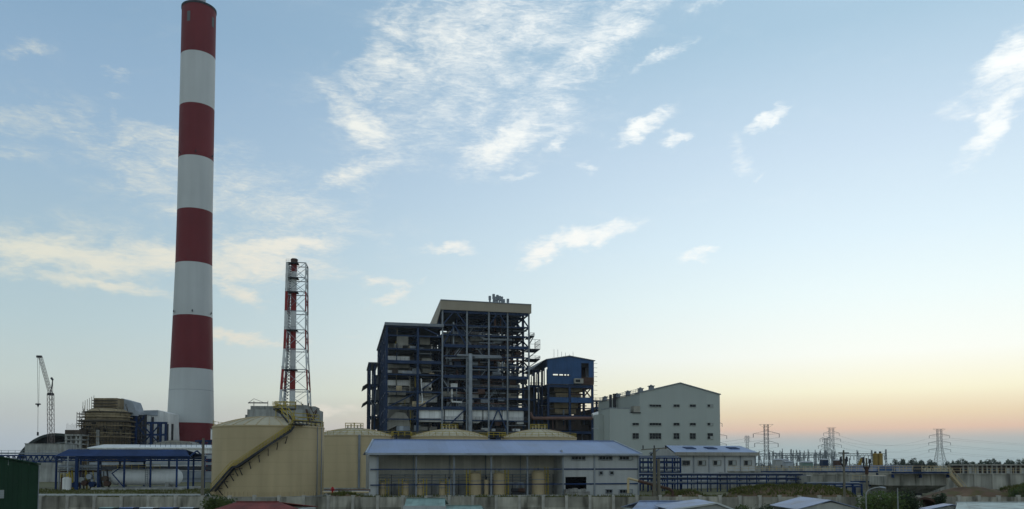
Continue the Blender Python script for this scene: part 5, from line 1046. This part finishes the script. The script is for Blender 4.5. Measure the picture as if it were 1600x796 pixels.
# far trees: clumps one can tell apart
def tree(label, px, Y, H, rx, n, s, m, grp=None, seed=0, name='tree', trunk=True, z0=None):
    c = at(px, 725, Y); r = random.Random(seed+int(px*3)); o = thing(name, label, 'tree' if name == 'tree' else 'bush', (c.x, Y, 0), 0, grp); b = MB(); zc = H*.62 if trunk else H*.5
    if trunk:
        t = MB().cyl((0,0,-.1),(0,0,H*.6),H*.035,H*.018,8)
        for k in range(4): a = r.uniform(0, 2*PI); t.cyl((0,0,H*(.3+.07*k)),(rx*.6*math.cos(a),rx*.6*math.sin(a),H*(.6+.06*k)),H*.015,H*.006,6)
        t.build('trunk', 'bark', o)
    else:
        t = MB()
        for k in range(5): a = r.uniform(0, 2*PI); t.cyl((0,0,-.05),(rx*.5*math.cos(a),rx*.4*math.sin(a),H*.75),.05,.015,6)
        t.build('stem', 'bark', o)
    for k in range(max(5, n//90)):
        a = r.uniform(0, 2*PI); q = r.random()**.5; rr = r.uniform(.28,.5)
        leaves(b, (rx*.72*q*math.cos(a), rx*.72*q*math.sin(a), zc+r.uniform(-.33,.28)*H*(1.1-.5*q)), (rx*rr, rx*rr, H*rr*.55), 90, s, r)
    b.build('crown', m, o); return o
rt = random.Random(5)
for i in range(20):
    p = 1398+i*5.6+rt.uniform(-1.5,1.5)
    if 1462 < p < 1476: continue
    tree('hazy green tree in the row along the far horizon', p, rt.uniform(560, 640), rt.uniform(8.2, 10.5), rt.uniform(2.4, 4.0), 450, .9, 'far_leaf', 'trees along the far horizon', i)
for i in range(14): tree('dark tree rising over the far low market building', 1508+i*7.5+rt.uniform(-2,2), rt.uniform(430,470), rt.uniform(7.6, 9.4), rt.uniform(2.4, 3.6), 450, .8, 'far_leaf', 'trees over the low building', i)
f = Frame(1505, 400, 0); fb = f.thing('low_building', 'long low building with open bays on the far right', 'building'); x1 = f.x(1660); zt = f.z(1550, 725.8); part('roof', 'casing', fb, (-1, x1, -1.5, 12, zt-.6, zt)); part('rear_wall', 'rust', fb, (0, x1, 10, 10.3, 0, zt-.62))
for i in range(22): X = x1*i/21; part('post', 'pale_concrete', fb, (X-.3, X+.3, -.3, .3, 0, zt-.62))
for i in range(21):
    if rt.random() < .5: part('bay_panel', rt.choice(['rust','casing','white_clad','dark_steel']), fb, (x1*i/21+.32, x1*(i+1)/21-.32, .3, .5, 0, zt-.62-rt.uniform(0,1.6)))
# dense far tree line at the very horizon
b = MB(); r = random.Random(9)
for i in range(1300):
    x = r.uniform(-1700, 2100); leaves(b, (x, 1750+r.uniform(-40,40), 3.4+r.random()), (7,4,3.8+2.5*mnoise.noise(Vector((x*.01,0,0)))), 9, 3.4, r)
struct(b.build('far_woodland', 'far_leaf'), 'stuff')
# ================================================================== foreground
f = Frame(61, 66, math.radians(33)); gb = f.thing('green_shed', 'dark green corrugated shed gable at the near left', 'shed'); z0, z1 = f.z(61, 727), f.z(0, 715.5); W_ = -f.x(0)*2.6; apx = -W_/2; za = z0+(z1-z0)*(W_/2)/(-f.x(0))
ns = 10
for i in range(ns):
    a, b = -W_+W_*i/ns, -W_+W_*(i+1)/ns
    def gz2(X): return z0+(za-z0)*(1-abs(X-apx)/(W_/2))
    MB().prism([(a+.006,0),(b-.006,0),(b-.006,gz2(b))]+([(apx,za)] if a < apx < b else [])+[(a+.006,gz2(a))], 1, 0, .12).build('wall_sheet', 'green_clad', gb)
part('side_wall', 'green_clad', gb, (-.12, 0, .13, 9, 0, z0-.03)); part('side_wall', 'green_clad', gb, (-W_, -W_+.12, .13, 9, 0, z0-.03)); part('rear_wall', 'green_clad', gb, (-W_+.13, -.13, 8.9, 9, 0, z0-.03))
for xa, xb, a_, b_ in ((-W_-.15, apx, z0, za), (apx, .15, za, z0)): MB().slab([(xa,-.15,a_+.12),(xb,-.15,b_+.12),(xb,9.1,b_+.12),(xa,9.1,a_+.12)], .1).build('roof', 'green_clad', gb)
part('corner_trim', 'grey_steel', gb, (-.02, .05, -.04, .12, 0, z0)); a, b, zz0, zz1 = f.rect(-3, 6, 766, 779); part('vent_panel', 'pale_glass', gb, (a, b, -.06, -.01, zz0, zz1))
for k in range(4): part('vent_slat', 'galv', gb, (a, b, -.1, -.065, zz0+(zz1-zz0)*k/4+.05, zz0+(zz1-zz0)*k/4+.1))
def shack(name, label, Y, eave, ridge, dep, roof, zwall, nsheet=6, hip=(0, 0), wall='pale_concrete', gable_front=False):
    """eave: (px0, px1, y) of the near edge, ridge: (px0, px1, y)"""
    f = Frame(eave[0], Y, 0); o = f.thing(name, label, 'shack'); ex1 = f.x(eave[1]); ze = f.z(eave[0], eave[2]); r0, r1 = f.x(ridge[0], dep), f.x(ridge[1], dep); zr = f.z(ridge[0], ridge[2], dep)
    for i in range(nsheet):
        u, v = i/nsheet, (i+1)/nsheet
        MB().slab([(ex1*u+.004,0,ze),(ex1*v-.004,0,ze),(r0+(r1-r0)*v-.004,dep,zr),(r0+(r1-r0)*u+.004,dep,zr)], .05).build('roof_sheet', roof, o)
        MB().slab([(r0+(r1-r0)*u+.004,dep,zr),(r0+(r1-r0)*v-.004,dep,zr),(ex1*v-.004,2*dep,ze),(ex1*u+.004,2*dep,ze)], .05).build('roof_sheet', roof, o)
    lo, hi = max(.2, r0+.0 if r0 > 0 else .2), min(ex1-.2, r1 if r1 < ex1 else ex1-.2)
    MB().bar((r0,dep,zr+.04),(r1,dep,zr+.04),.25,.06).build('ridge_cap', roof, o)
    part('wall', wall, o, (.2, ex1-.2, .3, 2*dep-.3, 0, ze-.06)); return o, f, ex1, ze, zr
shack('red_shack', 'low shack with rusty red roof in front of the big tank', 74, (332, 474, 797), (371, 437, 784.5), 3.0, 'roof_red', 2)
o, f, ex1, ze, zr = shack('mint_shack', 'small shack with pale mint roof in front of the long shed', 80, (632, 696, 791), (635.5, 696, 779.5), 2.5, 'roof_green', 2)
part('fascia', 'white_clad', o, (-.1, ex1+.1, -.1, -.02, ze-.5, ze+.02))
shack('grey_lean_to', 'low grey green roof lean-to beside the mint shack', 80.5, (697, 756, 797), (697, 752, 790.5), 1.6, 'roof_green', 2)
shack('blue_shack', 'wide shack with dull blue roof before the wall', 72, (985, 1095, 798), (998, 1082, 783.5), 3.2, 'roof_near', 2)
def gable_shack(name, label, Y, pxl, pxr, apex, yl, yr, dep, roof, trim=True):
    f = Frame(apex[0], Y, 0); o = f.thing(name, label, 'shack'); za = f.z(apex[0], apex[1]); xl, zl_ = f.hit(pxl, yl); xr, zr_ = f.hit(pxr, yr)
    for i in range(4):
        a, b = dep*i/4+.004, dep*(i+1)/4-.004
        MB().slab([(xl,a,zl_),(0,a,za),(0,b,za),(xl,b,zl_)], -.05).build('roof_sheet', roof, o); MB().slab([(0,a,za),(xr,a,zr_),(xr,b,zr_),(0,b,za)], -.05).build('roof_sheet', roof, o)
    if trim: MB().bar((xl,-.06,zl_),(0,-.06,za+.01),.08,.14).bar((0,-.06,za+.01),(xr,-.06,zr_),.08,.14).build('verge_trim', 'white_paint', o)
    MB().prism([(xl+.3,0),(xr-.3,0),(xr-.3,zr_+.1),(0,za-.15),(xl+.3,zl_+.1)], 1, .15, .3).build('gable_wall', 'pale_concrete', o); part('rear_wall', 'pale_concrete', o, (xl+.3, xr-.3, dep-.3, dep-.15, 0, min(zl_, zr_)-.1)); return o, f
gable_shack('gabled_shack', 'blue roofed shack with white gable trim beside the wide blue shack', 66, 1046, 1150, (1119, 786.5), 797.5, 798, 7, 'roof_near')
o, f = gable_shack('patched_shack', 'blue gabled shack roof with brown patch, near the street lamp', 66, 1245, 1352, (1298, 782.5), 797, 798, 7, 'roof_near', False)
f = Frame(1490, 62, 0); mr_ = f.thing('mint_hall', 'flat pale mint roof with dark dirt spots before the basin wall', 'building'); x1 = f.x(1680); zf, zb = f.z(1500, 800), f.z(1500, 785.5, 12)
for i in range(8): a, b = x1*i/8+.004, x1*(i+1)/8-.004; xo = f.x(1493, 12); MB().slab([(a,0,zf),(b,0,zf),(xo+(x1-xo+4)*(i+1)/8-.004,12,zb),(xo+(x1-xo+4)*i/8+.004,12,zb)], .06).build('roof_sheet', 'roof_mint', mr_)
MB().prism([(.2,.2),(x1-.2,.2),(x1+3,11.8),(xo+.2,11.8)], 2, 0, zf-.1).build('wall', 'pale_concrete', mr_); part('verge', 'white_clad', mr_, (xo-.1, x1+4, 12.0, 12.08, zb-.25, zb+.08))
gable_shack('grey_shack', 'small grey roofed shack tucked against the mint roof', 70, 1450, 1500, (1488, 789), 797, 793, 1.6, 'roof_near', False)
# cars parked along the wall
def car(label, px, Y, m):
    c = at(px, 725, Y); o = thing('parked_car', label, 'car', (c.x, Y, .02), 0, 'cars parked in front of the wall')
    low = [(-2.1,.3),(2.1,.3),(2.15,.75),(1.3,.9),(-1.9,.95),(-2.15,.7)]; MB().prism(low, 0, -.85, .85).build('body', m, o) 
    cab = [(-1.7,.93),(1.0,.9),(.35,1.42),(-1.1,1.46)]; MB().prism([(y*.98, z-.0) for y, z in cab], 0, -.74, .74).build('cabin', 'glass', o); MB().prism([(-1.15,1.44),(.4,1.40),(.2,1.5),(-.9,1.53)], 0, -.7, .7).build('roof', m, o)
    for sx_ in (-.8, .8):
        for y in (-1.3, 1.35):
            w = MB().cyl((sx_-.1,y,.32),(sx_+.1,y,.32),.32,n=16).build('wheel', 'tyre', o); MB().cyl((sx_*1.0+(.11 if sx_ > 0 else -.11),y,.32),(sx_+(.13 if sx_ > 0 else -.13),y,.32),.18,n=12).build('rim', 'grey_steel', w)
    for s in (-.55, .55): part('tail_light', 'red_lamp', o, (s-.14, s+.14, -2.18, -2.1, .6, .74)); part('headlight', 'pale_glass', o, (s-.16, s+.16, 2.08, 2.17, .58, .7))
for lab, p, m in (('green grey car parked before the wall', 175, 'car_green'), ('blue car parked next to the green grey car', 206, 'car_blue'), ('silver car parked between two blue cars', 237, 'car_silver'), ('blue car parked between two silver cars', 268, 'car_blue'), ('silver car parked closest to the utility pole', 299, 'car_silver')): car(lab, p, 83.5, m)
# poles and lamps
def pole(label, px, Y, ytop, r, kind, m='wood_pole'):
    c = at(px, 725, Y); H = at(px, ytop, Y).z; o = thing('utility_pole', label, 'pole', (c.x, Y, 0)); MB().cyl((0,0,-.1),(0,0,H),r*1.25,r*.8,12).build('shaft', m, o, True)
    if kind == 'cross':
        MB().bar((-1.5,0,H-.15),(1.5,0,H+.05),.12).build('cross_arm', 'wood_pole', o)
        for x_ in (-1.3, 0, 1.3): MB().cyl((x_,0,H-.05),(x_,0,H+.35),.07,n=8).build('insulator', 'dark_steel', o)
    if kind == 'fork':
        for s in (-1, 1): MB().path([(0,0,H-1.6),(s*.32,0,H-1.0),(s*.36,0,H-.25)],.09).cyl((s*.36,0,H-.6),(s*.36,0,H-.1),.17,.12,10).build('cable_head', 'dark_steel', o)
        MB().cyl((0,0,H-1.9),(0,0,H-1.0),.2,n=10).build('cable_box', 'rust', o)
    if kind == 'fork_cross':
        for s in (-1, 1): MB().path([(0,0,H-2.0),(s*.3,0,H-1.5),(s*.34,0,H-.9)],.09).cyl((s*.34,0,H-1.3),(s*.34,0,H-.75),.17,.12,10).build('cable_head', 'dark_steel', o)
        MB().bar((-.6,0,H-.3),(.6,0,H-.3),.12).build('cross_arm', 'dark_steel', o)
    return o, H
pole('thin concrete utility pole in front of the big tank edge', 317, 93, 685, .17, 'none'); o_, H_ = pole('twin utility pole with cross arm by the shed end', 1022.5, 93, 701, .2, 'cross')
MB().cyl((.5,.1,-.1),(.5,.1,H_-1.2),.24,.17,12).build('shaft', 'wood_pole', o_, True); [MB().bar((-.1,0,z),(.6,.1,z),.14).build('tie', 'wood_pole', o_) for z in (1.8, 4.5, 6.5)]
pole('brown utility pole with forked cable heads and small cross arm', 1318.5, 93, 704, .13, 'fork_cross'); pole('brown utility pole with forked cable heads, without cross arm', 1354, 93, 716, .13, 'fork')
pole('short bare grey post rising from the bushes', 1401.5, 76, 763, .06, 'none', 'pole_grey')
c = at(1352, 725, 68); H = at(1352, 773, 68).z; lp = thing('street_lamp', 'curved grey street lamp leaning over the bushes', 'street lamp', (c.x, 68, 0)); arc = [(0,0,0),(0,0,H)]+[(1.25*(1-math.cos(t)),0,H+.62*math.sin(t)) for t in (.4,.8,1.2,1.57)]
MB().path(arc, .05, 10).build('pole', 'pole_grey', lp, True); e = arc[-1]; MB().add([(e[0]-.05,-.1,e[2]-.02),(e[0]+.42,-.12,e[2]-.1),(e[0]+.42,.12,e[2]-.1),(e[0]-.05,.1,e[2]-.02),(e[0]-.05,-.06,e[2]+.08),(e[0]+.36,-.08,e[2]+.02),(e[0]+.36,.08,e[2]+.02),(e[0]-.05,.06,e[2]+.08)],[(0,3,2,1),(4,5,6,7),(0,1,5,4),(1,2,6,5),(2,3,7,6),(3,0,4,7)]).build('lamp_head', 'galv', lp)
# bent pipes by the shed corner
f = Frame(987, 110, 0); bp = f.thing('bent_pipe', 'beige and brown bent pipe crossing near the twin pole', 'pipe')
def fp(px_, py_): h = f.hit(px_, py_); return (h[0], 0, max(0.05, h[1]))
MB().path([fp(981.5,771), fp(981.5,747.5), fp(997,751.5)], .16).build('pipe', 'tank_beige', bp); MB().path([fp(997,751.5), fp(1028,760), fp(1045,764), fp(1051,768), fp(1051,782)], .2).build('pipe', 'rust', bp); MB().bar(fp(1020,759), fp(1020,782), .15).build('support', 'rust', bp)
# big rusty pipe section
c = at(1436, 725, 84); R_ = 19.5/FPX*84; rp_ = thing('pipe_section', 'large rusty steel pipe section lying end-on by the wall', 'pipe', (c.x, 84, R_-.1)); rp_.rotation_euler = (0, 0, 0)
b = MB().lathe([(R_,-1.2),(R_,1.6),(R_-.16,1.6),(R_-.16,-1.2),(R_,-1.2)], 40); b.v = [(x, z, y) for x, y, z in b.v]; b.build('shell', 'rust', rp_, True)
b = MB().lathe([(R_+.07,-1.2),(R_+.07,-1.0),(R_,-1.0),(R_,-1.2),(R_+.07,-1.2)], 40); b.v = [(x, z, y) for x, y, z in b.v]; b.build('flange', 'rust', rp_)
# bushes along the wall
tree('yellow green bush spreading beside the curved street lamp', 1376, 80, 3.7, 2.5, 5200, .24, 'leaf', None, 1, 'bush', False)
tree('dark dense bush behind the short grey post', 1412, 81, 3.5, 1.6, 4200, .24, 'leaf_dark', None, 2, 'bush', False)
tree('dark conical bush right of the rusty pipe', 1467, 83, 3.3, .95, 2600, .2, 'leaf_dark', None, 3, 'bush', False)
tree('green bush at the foot of the thin pole, before the big tank', 344, 84, 2.9, 1.8, 3200, .22, 'leaf', None, 4, 'bush', False)
tree('dark bush behind the foot of the thin pole', 331, 96, 2.8, 1.3, 1200, .2, 'leaf_dark', None, 5, 'bush', False)
tree('low dark weed bush against wall, right of the white gabled shack', 1205, 84, 2.0, 2.6, 1800, .2, 'leaf_dark', None, 6, 'bush', False)
tree('low green weed bush at the patched blue shack', 1248, 82, 2.05, 2.4, 1800, .2, 'leaf', None, 7, 'bush', False)
tree('low green weed bush behind the gabled shack', 1165, 84, 2.0, 2.0, 1400, .2, 'leaf', None, 8, 'bush', False)
tree('green bush on the bank at the right edge', 1596, 118, 3.4, 2.2, 1600, .25, 'leaf', None, 9, 'bush', False)
# ground pipes and hydrant between the big tank and the shed
f = Frame(505, 128, 0); gp = f.thing('ground_pipe', 'beige pipes on low sleepers between big tank and shed', 'pipes'); x1 = f.x(577)
for ly, r_, m in ((0, .16, 'tank_beige'), (.6, .12, 'grey_steel'), (1.2, .2, 'rust')): MB().cyl((0,ly,f.z(540,769.5)+.2*ly),(x1,ly,f.z(540,769.5)+.2*ly),r_,n=10).build('pipe', m, gp)
for i in range(6): X = x1*(i+.5)/6; part('sleeper', 'pale_concrete', gp, (X-.15, X+.15, -.3, 1.5, 0, f.z(540,769.5)-.14))
c = at(520, 725, 127); hy = thing('fire_hydrant', 'small red hydrant valve beside the ground pipes', 'hydrant', (c.x, 127, 0)); zt = at(520, 761, 127).z
MB().cyl((0,0,0),(0,0,zt-.35),.14,n=12).build('barrel', 'red_lamp', hy); MB().cyl((-.35,0,zt-.5),(.35,0,zt-.5),.13,n=10).build('outlet', 'red_lamp', hy); MB().cyl((0,0,zt-.35),(0,0,zt),.3,.12,12).build('cap', 'red_lamp', hy)
# ================================================================== evening haze
hz_m = bpy.data.materials.new('haze'); hz_m.use_nodes = True; t = hz_m.node_tree; t.nodes.clear(); pv = t.nodes.new('ShaderNodeVolumePrincipled'); mo = t.nodes.new('ShaderNodeOutputMaterial')
pv.inputs['Color'].default_value = (.90, .93, .96, 1); pv.inputs['Density'].default_value = HAZE; pv.inputs['Anisotropy'].default_value = 0.2; t.links.new(pv.outputs[0], mo.inputs['Volume']); MATS['haze'] = hz_m
struct(MB().box(-3600, 3600, -450, 3100, -1.0, 216).build('haze', 'haze'), 'stuff')
